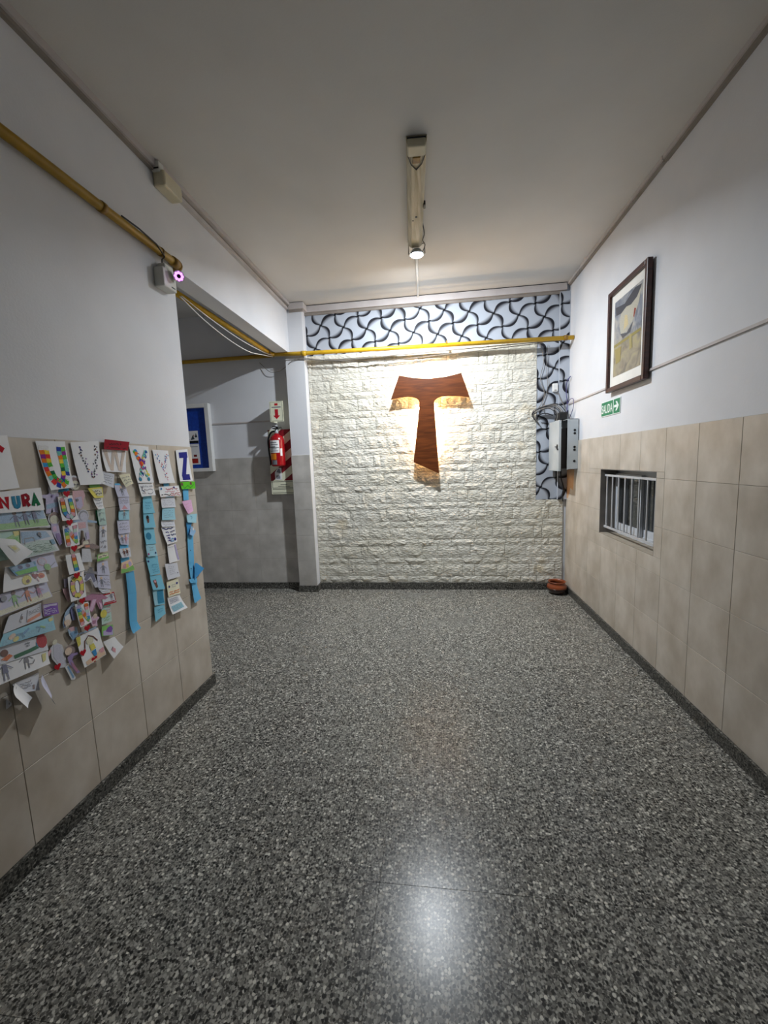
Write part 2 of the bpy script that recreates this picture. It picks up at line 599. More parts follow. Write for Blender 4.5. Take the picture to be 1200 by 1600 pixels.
# grout faces behind the tiles
gp = MB()
gp.box(XR + 0.0022, XR + PT, YN, WY0, HB, ZW).box(XR + 0.0022, XR + PT, WY1, YB, HB, ZW)
gp.box(XR + 0.0022, XR + PT, WY0, WY1, HB, WZ0).box(XR + 0.0022, XR + PT, WY0, WY1, WZ1, ZW)
gp.build('grout', M['grout'], wall_right)
MB().box(XL - PT, XL - 0.0022, YN, YE - 0.002, HB, ZW).build('grout', M['grout'], wall_left)
MB().box(XC, CX0, YB + 0.0022, YB + PT, HB, 1.565).build('grout', M['grout'], wall_back)
MB().box(CX0 + 0.002, CX1 - 0.002, YC + 0.0005, YC + 0.006, HB, 1.565).build('grout', M['grout'], wall_column)

# ---- terrazzo skirting
struct(MB().box(XR - 0.012, XR + PT, YN, YB - 0.012, 0, HB).build('baseboard_right', M['skirt']))
struct(MB().box(XL - PT, XL + 0.012, YN, YE + 0.012, 0, HB).box(BEAM_X, XL - PT, YE, YE + 0.012, 0, HB).build('baseboard_left', M['skirt']))
struct(MB().box(CX1 + 0.012, XR - 0.012, YB - 0.03, YB + PT, 0, 0.078).build('baseboard_back', M['skirt']))
struct(MB().box(XC, CX0 - 0.006, YB - 0.012, YB + PT, 0, 0.075).build('baseboard_corridor', M['skirt']))
struct(MB().box(CX0 - 0.006, CX1 + 0.012, YC - 0.012, YB - 0.012, 0, 0.075).build('baseboard_column', M['skirt']))

# ---- split-face stone cladding
rng = random.Random(7)
SX0, SX1, SXM, SZM, SZT = CX1, XR - 0.03, 1.066, 0.992, 2.640
MB().box(SX0, SX1, YB + 0.001, YB + PT, 0.07, SZM).box(SX0, SXM, YB + 0.001, YB + PT, SZM, SZT).build('mortar_bed', M['mortar'], wall_back)
bricks = []
z = 0.078
rows = []
low = [0.076, 0.134] * 4
sc_ = (SZM - z) / (sum(low) + 0.070)
for hgt in low + [0.070]:
    rows.append((z, z + hgt * sc_))
    z += hgt * sc_
up = [0.132, 0.074] * 8
sc_ = (SZT - SZM) / sum(up)
z = SZM
for hgt in up:
    rows.append((z, z + hgt * sc_))
    z += hgt * sc_
for ri, (za, zb) in enumerate(rows):
    tall = zb - za > 0.1
    xe = SX1 if zb <= SZM + 0.001 else SXM
    x = SX0
    flip = rng.random() < 0.5
    first = True
    while x < xe - 0.002:
        if tall:
            w = rng.uniform(0.19, 0.27) if flip else rng.uniform(0.07, 0.18)
            flip = not flip
        else:
            w = rng.uniform(0.13, 0.30)
        if first:
            w *= rng.uniform(0.4, 1.0)
            first = False
        if xe - (x + w) < 0.07:
            w = xe - x
        bricks.append((x, min(x + w, xe), za, zb))
        x += w


def brick_geo(mb, b):
    xa, xb, za, zb = b
    g = 0.0018
    w, h = xb - xa - 2 * g, zb - za - 2 * g
    nx = 5 if w > 0.13 else 3
    nz = 3 if h > 0.09 else 2
    cx, cz = (xa + xb) / 2, (za + zb) / 2
    tilt, lean = rng.uniform(-0.006, 0.006), rng.uniform(-0.005, 0.005)
    base = rng.uniform(0.010, 0.018)
    vs, fs = [], []
    for j in range(nz + 1):
        for i in range(nx + 1):
            u, v = i / nx, j / nz
            e = i in (0, nx) or j in (0, nz)
            d = base + tilt * (u - 0.5) + lean * (v - 0.5)
            d = d * 0.6 if e else d + rng.uniform(-0.005, 0.008)
            jx = 0 if i in (0, nx) else rng.uniform(-0.25, 0.25) * w / nx
            jz = 0 if j in (0, nz) else rng.uniform(-0.25, 0.25) * h / nz
            vs.append((cx - w / 2 + w * u + jx, YB + 0.002 - d, cz - h / 2 + h * v + jz))
    W = nx + 1
    for j in range(nz):
        for i in range(nx):
            q = (j * W + i, j * W + i + 1, (j + 1) * W + i + 1, (j + 1) * W + i)
            if rng.random() < 0.5:
                fs += [(q[0], q[1], q[2]), (q[0], q[2], q[3])]
            else:
                fs += [(q[0], q[1], q[3]), (q[1], q[2], q[3])]
    n0 = len(vs)
    corner = [(cx - w / 2, cz - h / 2), (cx + w / 2, cz - h / 2), (cx + w / 2, cz + h / 2), (cx - w / 2, cz + h / 2)]
    vs += [(p[0], YB + 0.003, p[1]) for p in corner]
    bot = list(range(0, W))
    rgt = [j * W + nx for j in range(nz + 1)]
    top = [nz * W + i for i in range(nx, -1, -1)]
    lft = [j * W for j in range(nz, -1, -1)]
    fs += [tuple([n0, n0 + 1] + bot[::-1]), tuple([n0 + 1, n0 + 2] + rgt[::-1]), tuple([n0 + 2, n0 + 3] + top[::-1]), tuple([n0 + 3, n0] + lft[::-1])]
    mb.add(vs, fs)


bricks.sort(key=lambda b: -(b[1] - b[0]) * (b[3] - b[2]))
for b in bricks[:300]:
    mb = MB()
    brick_geo(mb, b)
    mb.build('stone_brick', M['stone'], wall_back)
if len(bricks) > 300:
    mb = MB()
    for b in bricks[300:]:
        brick_geo(mb, b)
    o = mb.build('small_stone_bricks', M['stone'], wall_back)
    o['kind'] = 'stuff'

# ---- painted swirl mural: band under the ceiling and strip beside the stone
mural = thing('wall_mural', 'pale grey mural with black curved pinwheel pattern around the stone cladding', 'mural', (0, YB, 0))
MB().box(CX1, XR + PT, -0.001, PT, SZT, H - 0.01).box(SXM, XR + PT, -0.001, PT, SZM, SZT).build('painted_ground', M['mural_base'], mural)
MB().box(1.282, XR + PT, -0.032, -0.001, SZM, 3.075).build('corner_chase', M['mural_base'], mural)


def swirl(x0, x1, z0, z1, yy, name):
    ax, az = 0.163, 0.100
    bx, bz = 0.088, -0.137
    ox, oz = -1.361, 2.854
    rr = random.Random(3)
    mb = MB()
    bg = srgb(176, 182, 193)
    ink = (0.012, 0.012, 0.018, 1)
    nseg, nlay = 12, 8
    for i in range(-14, 40):
        for j in range(-22, 36):
            nx_, nz_ = ox + i * ax + j * bx, oz + i * az + j * bz
            if not (x0 - 0.4 < nx_ < x1 + 0.4 and z0 - 0.4 < nz_ < z1 + 0.4):
                continue
            s = 1 if (i + j) % 2 == 0 else -1
            for fam, (dx, dz, px, pz) in enumerate(((ax, az, bx * s, bz * s), (bx, bz, -ax * s, -az * s))):
                pl = math.hypot(px, pz)
                px, pz = px / pl, pz / pl
                bulge = 0.048
                fade = rr.uniform(0.022, 0.046)
                soft = rr.uniform(0.0, 0.35)
                vs, cs, fs = [], [], []
                for a in range(nseg + 1):
                    tt = a / nseg
                    q = 4 * tt * (1 - tt)
                    t = tt if fam == 0 else -0.03 + 1.06 * tt
                    base = bulge * 4 * t * (1 - t)
                    for l in range(nlay + 1):
                        k = l / nlay
                        wd = (0.017 + fade * q) * k
                        off = base - wd + 0.005 * q
                        vs.append((nx_ + dx * t + px * off, yy, nz_ + dz * t + pz * off))
                        m_ = min(1.0, max(0.0, (k - 0.42) / 0.58)) ** 0.85
                        m_ = m_ if k < 1 else 1.0
                        m_ = max(m_, soft * (1 - q) * 0.3)
                        cs.append(tuple(ink[c] * (1 - m_) + bg[c] * m_ for c in range(3)) + (1,))
                W = nlay + 1
                for a in range(nseg):
                    for l in range(nlay):
                        fs.append((a * W + l, a * W + l + 1, (a + 1) * W + l + 1, (a + 1) * W + l))
                k0 = len(mb.v)
                mb.v += vs
                mb.c += cs
                mb.f += [tuple(v + k0 for v in f) for f in fs]
    o = mb.build(name, M['mural_ink'], mural)
    bm = bmesh.new()
    bm.from_mesh(o.data)
    for co, no in (((x0, 0, 0), (-1, 0, 0)), ((x1, 0, 0), (1, 0, 0)), ((0, 0, z0), (0, 0, -1)), ((0, 0, z1), (0, 0, 1))):
        bmesh.ops.bisect_plane(bm, geom=bm.verts[:] + bm.edges[:] + bm.faces[:], plane_co=co, plane_no=no, clear_outer=True)
    for f in bm.faces:
        if f.normal.y > 0:
            f.normal_flip()
    bm.to_mesh(o.data)
    bm.free()
    return o


swirl(CX1 + 0.004, 1.280, SZT, 3.10, -0.0025, 'swirl_pattern')
swirl(SXM + 0.003, 1.280, SZM, SZT - 0.001, -0.0025, 'swirl_pattern')
swirl(1.284, XR, SZM, 3.072, -0.0335, 'swirl_pattern')

# ---- ducts and mouldings under the ceiling
t_ = struct(MB().box(CX1, XR - 0.03, YB - 0.034, YB, H - 0.072, H - 0.008).build('trim_1', M['trim']))
MB().box(CX1, XR - 0.03, YB - 0.030, YB, H - 0.008, H).build('dark_gap', M['gap'], t_)
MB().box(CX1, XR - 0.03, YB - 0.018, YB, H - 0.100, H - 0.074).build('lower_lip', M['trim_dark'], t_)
t_ = struct(MB().box(XL + 0.022, CX1 + 0.034, YC - 0.030, YC + 0.006, H - 0.068, H - 0.006).box(CX1, CX1 + 0.034, YC + 0.006, YB - 0.034, H - 0.068, H - 0.006).build('trim_2', M['trim']))
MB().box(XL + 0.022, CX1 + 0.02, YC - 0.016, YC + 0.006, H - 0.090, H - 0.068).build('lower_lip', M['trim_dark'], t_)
t_ = struct(MB().box(XL - PT, XL + 0.040, 2.30, YC - 0.03, H - 0.030, H).build('trim_3', M['trim']))
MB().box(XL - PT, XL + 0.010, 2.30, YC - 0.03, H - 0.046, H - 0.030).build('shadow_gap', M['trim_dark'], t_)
MB().box(XL - PT, XL + 0.018, 2.30, YC - 0.03, H - 0.070, H - 0.046).build('lower_lip', M['trim'], t_)
t_ = struct(MB().box(XL - PT, XL + 0.024, YN, 2.30, H - 0.036, H).build('trim_4', M['trim']))
MB().box(XL - PT, XL + 0.012, YN, 2.30, H - 0.052, H - 0.036).build('lower_lip', M['trim_dark'], t_)
for k, (ya, yb, dz) in enumerate(((YN, 1.985, 0.046), (1.992, 2.76, 0.040), (2.77, YB - 0.03, 0.036))):
    t_ = struct(MB().box(XR - 0.022, XR + PT, ya, yb, H - 0.024, H).build('trim_%d' % (5 + k), M['trim']))
    MB().box(XR - 0.012, XR + PT, ya, yb, H - dz, H - 0.024).build('lower_lip', M['trim_dark'], t_)

# ---- thin cable raceway along the right wall and the corridor wall
struct(MB().box(XR - 0.002, XR + PT, YN, YB - 0.035, 1.966, 1.980).build('trim_8', M['trim']))
struct(MB().box(-2.55, -1.86, YB - 0.002, YB + PT, 1.960, 1.974).build('trim_9', M['trim']))
# shadow of the electrical box in warm light, painted as an ochre patch
MB().add([(XR + PT - 0.0085, 4.478, 1.34), (XR + PT - 0.0085, 4.478, 1.0), (XR + PT - 0.0085, 4.40, 1.01), (XR + PT - 0.0085, 4.33, 1.12), (XR + PT - 0.0085, 4.25, 1.10), (XR + PT - 0.0085, 4.22, 1.34)], [(0, 1, 2, 3, 4, 5)]).build('box_shadow_patch', M['shadow_ochre'], wall_right)

# ---- barred window in the right wall
win = struct(thing('window_1', 'small dark sliding window behind seven grey bars in the tiled wall', 'window'))
del win['category']
MB().box(XR + 0.001, XR + 0.22, WY0 - 0.004, WY0 + 0.004, WZ0, WZ1).box(XR + 0.001, XR + 0.22, WY1 - 0.004, WY1 + 0.004, WZ0, WZ1).box(XR + 0.001, XR + 0.22, WY0, WY1, WZ1 - 0.004, WZ1 + 0.004).build('reveal', M['reveal'], win)
MB().box(XR + 0.001, XR + 0.22, WY0, WY1, WZ0 - 0.012, WZ0 + 0.004).build('sill', M['grout'], win)
bx_ = XR + 0.040
MB().box(bx_ - 0.006, bx_ + 0.006, WY0, WY1, 1.268, 1.284).build('top_rail', M['bar'], win)
MB().box(bx_ - 0.006, bx_ + 0.006, WY0, WY1, 0.838, 0.854).build('bottom_rail', M['bar'], win)
for yy in (3.541, 3.437, 3.328, 3.222, 3.113, 3.009, 2.896, 2.79):
    MB().tube([(bx_, yy, 0.840), (bx_, yy, 1.282)], 0.0065, 10).build('bar', M['bar'], win)
fx = XR + 0.13
MB().box(fx, fx + 0.03, WY0, WY1, WZ0 + 0.004, WZ0 + 0.045).box(fx, fx + 0.03, WY0, WY1, WZ1 - 0.04, WZ1).box(fx, fx + 0.03, WY0, WY0 + 0.03, WZ0, WZ1).box(fx, fx + 0.03, WY1 - 0.03, WY1, WZ0, WZ1).build('outer_frame', M['aluminium'], win)
for (ya, yb, dx) in ((WY0 + 0.03, 3.17, 0.004), (3.13, WY1 - 0.03, -0.022)):
    s_ = MB()
    s_.box(fx + dx, fx + dx + 0.02, ya, ya + 0.04, WZ0 + 0.045, WZ1 - 0.04).box(fx + dx, fx + dx + 0.02, yb - 0.04, yb, WZ0 + 0.045, WZ1 - 0.04)
    s_.box(fx + dx, fx + dx + 0.02, ya + 0.04, yb - 0.04, WZ0 + 0.045, WZ0 + 0.10).box(fx + dx, fx + dx + 0.02, ya + 0.04, yb - 0.04, WZ1 - 0.075, WZ1 - 0.04)
    so = s_.build('sash', M['aluminium'], win)
    MB().box(fx + dx + 0.008, fx + dx + 0.012, ya + 0.04, yb - 0.04, WZ0 + 0.10, WZ1 - 0.075).build('pane', M['glass'], so)
MB().box(XR + 0.22, XR + 1.0, WY0 - 0.4, WY1 + 0.4, WZ0 - 0.4, WZ0 - 0.35).box(XR + 0.95, XR + 1.0, WY0 - 0.4, WY1 + 0.4, WZ0 - 0.35, WZ1 + 0.4).box(XR + 0.22, XR + 1.0, WY0 - 0.4, WY0 - 0.35, WZ0 - 0.35, WZ1 + 0.4).box(XR + 0.22, XR + 1.0, WY1 + 0.35, WY1 + 0.4, WZ0 - 0.35, WZ1 + 0.4).box(XR + 0.22, XR + 1.0, WY0 - 0.4, WY1 + 0.4, WZ1 + 0.4, WZ1 + 0.45).build('dark_room_behind', M['dark_in'], win)

# ================================================================== THINGS
# ---- backlit tau cross
tau = thing('tau_cross', 'large brown wooden tau cross glowing from behind on the stone wall', 'cross', (0, 0, 0))
TF = YB - 0.12
outline = [(-0.353, 2.349), (-0.203, 2.316), (-0.043, 2.298), (0.135, 2.308), (0.29, 2.335), (0.371, 2.087), (0.269, 2.103), (0.151, 2.112), (0.085, 2.11), (0.042, 2.097), (0.015, 2.076), (0.004, 2.053), (0.012, 1.895), (0.033, 1.514), (0.042, 1.31), (-0.226, 1.442), (-0.189, 1.725), (-0.15, 2.022), (-0.147, 2.065), (-0.155, 2.088), (-0.178, 2.107), (-0.222, 2.121), (-0.269, 2.128), (-0.357, 2.123), (-0.448, 2.108)]
mb = MB()
n_ = len(outline)
mb.add([(x, TF, z) for x, z in outline] + [(x, TF + 0.003, z) for x, z in outline], [tuple(range(n_))] + [(i, n_ + i, n_ + (i + 1) % n_, (i + 1) % n_) for i in range(n_)])
mb.build('front_board', M['wood'], tau)
mb = MB()
mb.add([(x, TF + 0.003, z) for x, z in outline] + [(x, TF + 0.022, z) for x, z in outline], [tuple(range(n_, 2 * n_))[::-1]] + [(i, n_ + i, n_ + (i + 1) % n_, (i + 1) % n_) for i in range(n_)])
mb.build('raw_edge', M['wood_edge'], tau)
ys_ = YB - 0.042
for pts in ([(-0.30, 2.27), (-0.18, 2.262), (-0.04, 2.258), (0.10, 2.262), (0.23, 2.268)],
            [(-0.150, 2.02), (-0.165, 1.80), (-0.180, 1.56)], [(-0.018, 2.02), (-0.008, 1.78), (0.006, 1.50)]):
    MB().tube([(x, ys_, z) for x, z in pts], 0.007, 8).build('led_strip', M['led'], tau)
for (x, z) in ((-0.25, 2.20), (0.18, 2.19), (-0.09, 1.7)):
    MB().tube([(x, TF + 0.022, z), (x, YB - 0.004, z)], 0.012, 10).build('standoff', M['cable_dark'], tau)

# ---- ceiling batten without tube, with the flood lamp at its end
bt = thing('light_batten', 'long aged cream batten fitting without tube on the ceiling', 'light fitting', (-0.088, 2.90, H), 0.055)
prof = [(-0.056, 0.0), (-0.052, -0.034), (-0.028, -0.050), (0.028, -0.050), (0.052, -0.034), (0.056, 0.0)]
mb = MB()
L0, L1 = -0.53, 0.50
vs = [(x, L0, z) for x, z in prof] + [(x, L1, z) for x, z in prof]
mb.add(vs, [tuple(range(6)), tuple(range(11, 5, -1))] + [(i, 6 + i, 7 + i, i + 1) for i in range(5)])
mb.build('channel', M['batten'], bt)
MB().cham(-0.050, 0.050, L0 - 0.004, L0 + 0.075, -0.053, -0.004, 0.008).build('end_cover', M['cream'], bt)
for s in (-1, 1):
    MB().tube([(s * 0.047, L0 + 0.075, -0.046), (s * 0.030, L0 + 0.13, -0.053), (0, L0 + 0.175, -0.053)], 0.0028, 6).build('edge_wire', M['cable_dark'], bt)
MB().tube([(-0.05, L0 - 0.004, -0.012), (0.05, L0 - 0.004, -0.012)], 0.004, 6).build('edge_wire', M['cable_dark'], bt)
MB().cham(-0.022, 0.022, L0 + 0.078, L0 + 0.125, -0.055, -0.048, 0.003).build('tube_socket', M['brass'], bt)
MB().lathe([(0.008, -0.0525), (0.008, -0.049)], 12, (0.004, 0.10, 0)).build('screw_hole', M['black'], bt)
MB().lathe([(0.005, -0.0525), (0.005, -0.049)], 12, (-0.018, 0.14, 0)).build('screw_hole', M['black'], bt)
MB().cham(0.050, 0.064, -0.02, 0.03, -0.045, -0.018, 0.004).build('toggle_switch', M['black'], bt)
MB().tube(catmull([(0.052, 0.24, -0.02), (0.066, 0.33, -0.04), (0.056, 0.40, -0.05), (0.075, 0.47, -0.05), (0.060, 0.54, -0.06)]), 0.004, 6).build('feed_cable', M['cable_dark'], bt)

lp = thing('flood_lamp', 'small lit floodlight hanging at the end of the ceiling batten', 'lamp', (-0.106, 3.43, 3.078))
MB().lathe([(0.016, 0.040), (0.036, 0.030), (0.052, 0.008), (0.056, -0.004), (0.052, -0.006), (0.050, 0.0)], 28).build('housing', M['steel'], lp, True)
MB().tube([(-0.064, 0, 0.0), (-0.064, 0, 0.076), (0.064, 0, 0.076), (0.064, 0, 0.0)], 0.0045, 6).build('bracket', M['cable'], lp)
MB().tube([(0, 0, 0.060), (0, 0, H - 3.078)], 0.010, 8).build('stem', M['cable'], lp)
MB().lathe([(0.050, -0.007), (0.040, -0.013), (0.020, -0.016)], 28).build('lens', M['lens'], lp, True)
ld = bpy.data.lights.new('flood_light', 'AREA')
ld.shape = 'DISK'
ld.size = 0.10
ld.energy = LAMP_POWER
ld.color = (0.87, 0.935, 1.0)
lo = link('flood_light', ld, lp, (0, 0.004, -0.020))
lo.rotation_euler = (math.radians(17), 0, 0)

# conduit from lamp to the back wall
o = MB().tube([(-0.112, 3.55, H - 0.012), (-0.136, YB - 0.036, H - 0.012)], 0.011, 10).build('ceiling_conduit', M['white'])
tag(o, 'thin white conduit on the ceiling from floodlight to back wall', 'conduit')

# ---- yellow pipes
pr = 0.021
o = MB()
pz = 2.668
px_ = XL + 0.026
path = [(px_, YN, pz), (px_, 2.39, pz)]
for k in range(1, 7):
    a = k / 6 * PI / 2
    path.append((px_ - 0.04 * (1 - math.cos(a)), 2.39 + 0.04 * math.sin(a), pz))
path.append((px_ - 0.075, 2.43, pz))
gas = thing('gas_pipe', 'dimly lit yellow pipe running along the left wall above the papers', 'pipe')
MB().tube(path, pr, 14).build('pipe_run', M['yellow_dim'], gas, True)
MB().tube([(px_, 1.83, pz), (px_, 1.855, pz)], pr + 0.004, 14).build('coupling', M['brass'], gas, True)
MB().tube([(px_, 2.345, pz), (px_, 2.395, pz)], pr + 0.006, 14).build('coupling', M['brass'], gas, True)
MB().tube(path[2:9], pr + 0.005, 14).build('elbow', M['brass'], gas, True)
for yy in (1.0, 2.24):
    MB().tube([(px_, yy, pz), (px_, yy + 0.014, pz)], pr + 0.003, 14).build('clip', M['brass'], gas, True)
o = MB().tube([(px_ + 0.012, 1.95, pz + 0.022), (px_ + 0.024, 2.05, pz + 0.016), (px_ + 0.026, 2.18, pz + 0.004), (px_ + 0.014, 2.26, pz - 0.020), (px_ - 0.008, 2.265, pz - 0.03), (px_ - 0.010, 2.262, 2.585)], 0.004, 6).build('camera_cable', M['cable_dark'])
tag(o, 'thin dark cable wound along the yellow pipe to the camera', 'cable')
gas2 = thing('gas_pipe', 'yellow pipe under the beam running to the column', 'pipe')
MB().tube([(-1.722, YE + 0.03, 2.648), (-1.722, 4.27, 2.652), (-1.715, 4.315, 2.652), (-1.68, 4.33, 2.650)], pr, 14).build('pipe_run', M['yellow'], gas2, True)
MB().tube([(-1.722, 4.22, 2.652), (-1.722, 4.262, 2.652)], pr + 0.006, 14).build('elbow', M['brass'], gas2, True)
gas3 = thing('gas_pipe', 'bright yellow pipe across the back wall above the stone', 'pipe')
MB().tube([(-1.70, 4.33, 2.648), (-1.35, 4.33, 2.637), (XR + 0.002, 4.33, 2.597)], pr, 14).build('pipe_run', M['yellow'], gas3, True)
MB().tube([(-1.385, 4.33, 2.638), (-1.335, 4.33, 2.636)], pr + 0.006, 14).build('coupling', M['yellow'], gas3, True)
MB().tube([(0.14, 4.33, 2.6335), (0.155, 4.33, 2.633)], pr + 0.003, 14).build('clip', M['brass'], gas3, True)
MB().tube([(1.285, 4.33, 2.5995), (1.32, 4.33, 2.5985)], pr + 0.004, 14).build('coupling', M['brass'], gas3, True)
o = MB().tube([(XC, YB - 0.045, 2.665), (-1.735, YB - 0.045, 2.668)], pr, 14).build('gas_pipe', M['yellow_dim'], None, True)
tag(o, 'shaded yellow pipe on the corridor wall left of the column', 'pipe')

# ---- loose cables
def cable(pts, r, mat, label, name='hanging_cable', grp=None):
    o = MB().tube(catmull(pts, 8), r, 6).build(name, M[mat], None, True)
    return tag(o, label, 'cable', grp)


cable([(-1.58, 4.345, 2.60), (-1.30, 4.36, 2.575), (-0.90, 4.36, 2.548), (-0.30, 4.36, 2.560), (0.4, 4.37, 2.575), (0.95, 4.37, 2.585), (1.28, 4.37, 2.585)], 0.0045, 'cable', 'grey cable sagging just under the back wall pipe, upper one')
cable([(-1.38, 4.35, 2.595), (-1.10, 4.38, 2.560), (-0.55, 4.40, 2.520), (0.05, 4.40, 2.538), (0.62, 4.39, 2.560), (1.10, 4.385, 2.58)], 0.0040, 'cable', 'grey cable sagging lowest across the stone below the pipe')
cable([(-1.69, 2.70, 2.62), (-1.71, 3.0, 2.575), (-1.72, 3.4, 2.54), (-1.73, 3.8, 2.545), (-1.73, 4.15, 2.60), (-1.70, 4.31, 2.62)], 0.0045, 'cable_white', 'white cable hanging lowest under the beam pipe')
cable([(-1.69, 2.72, 2.63), (-1.70, 3.1, 2.605), (-1.71, 3.6, 2.595), (-1.71, 4.1, 2.615), (-1.70, 4.30, 2.635)], 0.0040, 'cable_white', 'white cable hugging the yellow pipe under the beam')
cable([(-1.92, YB - 0.01, 2.61), (-1.80, 4.44, 2.50), (-1.70, 4.42, 2.49), (-1.60, 4.39, 2.52), (-1.50, 4.345, 2.57), (-1.38, 4.345, 2.60)], 0.0035, 'cable', 'thin grey cable looping beside the column top')

# ---- security camera on the left wall's end
sc = thing('security_camera', 'white security camera with violet glowing ring on the left wall', 'camera', (XL - PT, 2.212, 2.475))
MB().cham(0.0, 0.060, 0.0, 0.115, 0.0, 0.105, 0.006).build('housing_box', M['camwhite'], sc)
MB().cham(0.006, 0.054, 0.03, 0.105, 0.105, 0.135, 0.005).build('top_bracket', M['camwhite'], sc)
MB().box(0.0595, 0.0612, 0.066, 0.098, 0.014, 0.020).build('slot', M['black'], sc)
cv = MB()
cm = Vector((0.104, 0.076, 0.076))
ax_ = Vector((1.32, -2.12, -1.06)).normalized()
cv.tube([cm - ax_ * 0.035, cm + ax_ * 0.004], 0.030, 24)
cv.tube([cm - ax_ * 0.03, Vector((0.05, 0.09, 0.07))], 0.012, 12)
body = cv.build('camera_body', M['white'], sc, True)
smooth_by_angle(body)
uu = ax_.cross(Vector((0, 0, 1))).normalized()
ww = uu.cross(ax_)
ring = MB()
for k in range(8):
    a = 2 * PI * k / 8
    c_ = cm + ax_ * 0.0045 + (uu * math.cos(a) + ww * math.sin(a)) * 0.018
    ring.tube([c_ - ax_ * 0.001, c_ + ax_ * 0.002], 0.0070, 10)
ring.build('led_ring', M['ir'], sc)
MB().tube([cm + ax_ * 0.004, cm + ax_ * 0.007], 0.010, 16).build('lens', M['black'], sc)

# ---- junction box on the left duct
jb = thing('junction_box', 'cream junction box below the ceiling duct on the left wall', 'junction box', (XL - PT, 2.29, 3.035))
MB().cham(0.0, 0.072, 0.0, 0.165, 0.0, 0.085, 0.010).build('box_body', M['cream'], jb)
MB().cham(0.004, 0.052, -0.012, 0.035, 0.070, 0.122, 0.006).build('duct_adapter', M['camwhite'], jb)
MB().box(0.006, 0.050, -0.0125, -0.0115, 0.080, 0.088).build('shadow_gap', M['black'], jb)

# ---- framed picture on the right wall
pc = thing('framed_picture', 'dark wood framed picture with white mount on the right wall', 'picture', (XR - 0.002, 3.15, 1.92), -PI / 2)
PWD, PHT, fw, fd = 0.585, 0.735, 0.034, 0.034
def frame_geo(mb, w, h, f, y0, y1):
    mb.box(-w / 2, -w / 2 + f, y0, y1, 0, h).box(w / 2 - f, w / 2, y0, y1, 0, h).box(-w / 2 + f, w / 2 - f, y0, y1, 0, f).box(-w / 2 + f, w / 2 - f, y0, y1, h - f, h)
    return mb
for (a, b, c, d) in ((-PWD / 2, -PWD / 2 + fw, 0, PHT), (PWD / 2 - fw, PWD / 2, 0, PHT), (-PWD / 2 + fw, PWD / 2 - fw, 0, fw), (-PWD / 2 + fw, PWD / 2 - fw, PHT - fw, PHT)):
    MB().cham(a, b, -fd, 0, c, d, 0.005).build('frame_rail', M['frame'], pc)
MB().box(-PWD / 2 + fw, PWD / 2 - fw, -0.014, -0.002, fw, PHT - fw).build('mount', M['mat'], pc)
am, at_, ab = nt('grey_gold_print')
tc = N(at_, 'ShaderNodeTexCoord')
n1 = N(at_, 'ShaderNodeTexNoise')
n1.inputs['Scale'].default_value = 9
n1.inputs['Detail'].default_value = 5
n1.inputs['Distortion'].default_value = 1.2
at_.links.new(tc.outputs['Object'], n1.inputs['Vector'])
sx = N(at_, 'ShaderNodeSeparateXYZ')
at_.links.new(tc.outputs['Object'], sx.inputs[0])
r_up = ramp(at_, [(0.30, srgb(78, 82, 92)), (0.50, srgb(128, 132, 142)), (0.66, srgb(176, 172, 164))])
r_dn = ramp(at_, [(0.30, srgb(104, 96, 88)), (0.52, srgb(150, 140, 118)), (0.68, srgb(168, 156, 112))])
at_.links.new(n1.outputs[0], r_up.inputs[0])
at_.links.new(n1.outputs[0], r_dn.inputs[0])
st = ramp(at_, [(0.0, (1, 1, 1, 1)), (1.0, (0, 0, 0, 1))])
mrr = N(at_, 'ShaderNodeMapRange')
mrr.inputs[1].default_value = 0.30
mrr.inputs[2].default_value = 0.37
at_.links.new(sx.outputs[2], mrr.inputs[0])
at_.links.new(mrr.outputs[0], st.inputs[0])
mxx = N(at_, 'ShaderNodeMix', data_type='RGBA')
at_.links.new(st.outputs[0], mxx.inputs[0])
at_.links.new(r_up.outputs[0], mxx.inputs[6])
at_.links.new(r_dn.outputs[0], mxx.inputs[7])
at_.links.new(mxx.outputs[2], ab.inputs['Base Color'])
ab.inputs['Roughness'].default_value = 0.35
art = MB().box(-0.205, 0.205, -0.0155, -0.014, 0.105, 0.640).build('print', am, pc)


def flat_marks(parent, shapes, yy, name='drawing', mat=None):
    """coloured flat shapes on a board in the wall frame: (colour, polygon[(x, z)])"""
    mb = MB()
    for k, (col, poly) in enumerate(shapes):
        mb.add([(x, yy - 0.0002 * k, z) for x, z in poly], [tuple(range(len(poly)))], col)
    o = mb.build(name, mat or M['ink'], parent)
    bm = bmesh.new()
    bm.from_mesh(o.data)
    bmesh.ops.triangulate(bm, faces=bm.faces)
    for f in bm.faces:
        if f.normal.y > 0:
            f.normal_flip()
    bm.to_mesh(o.data)
    bm.free()
    return o


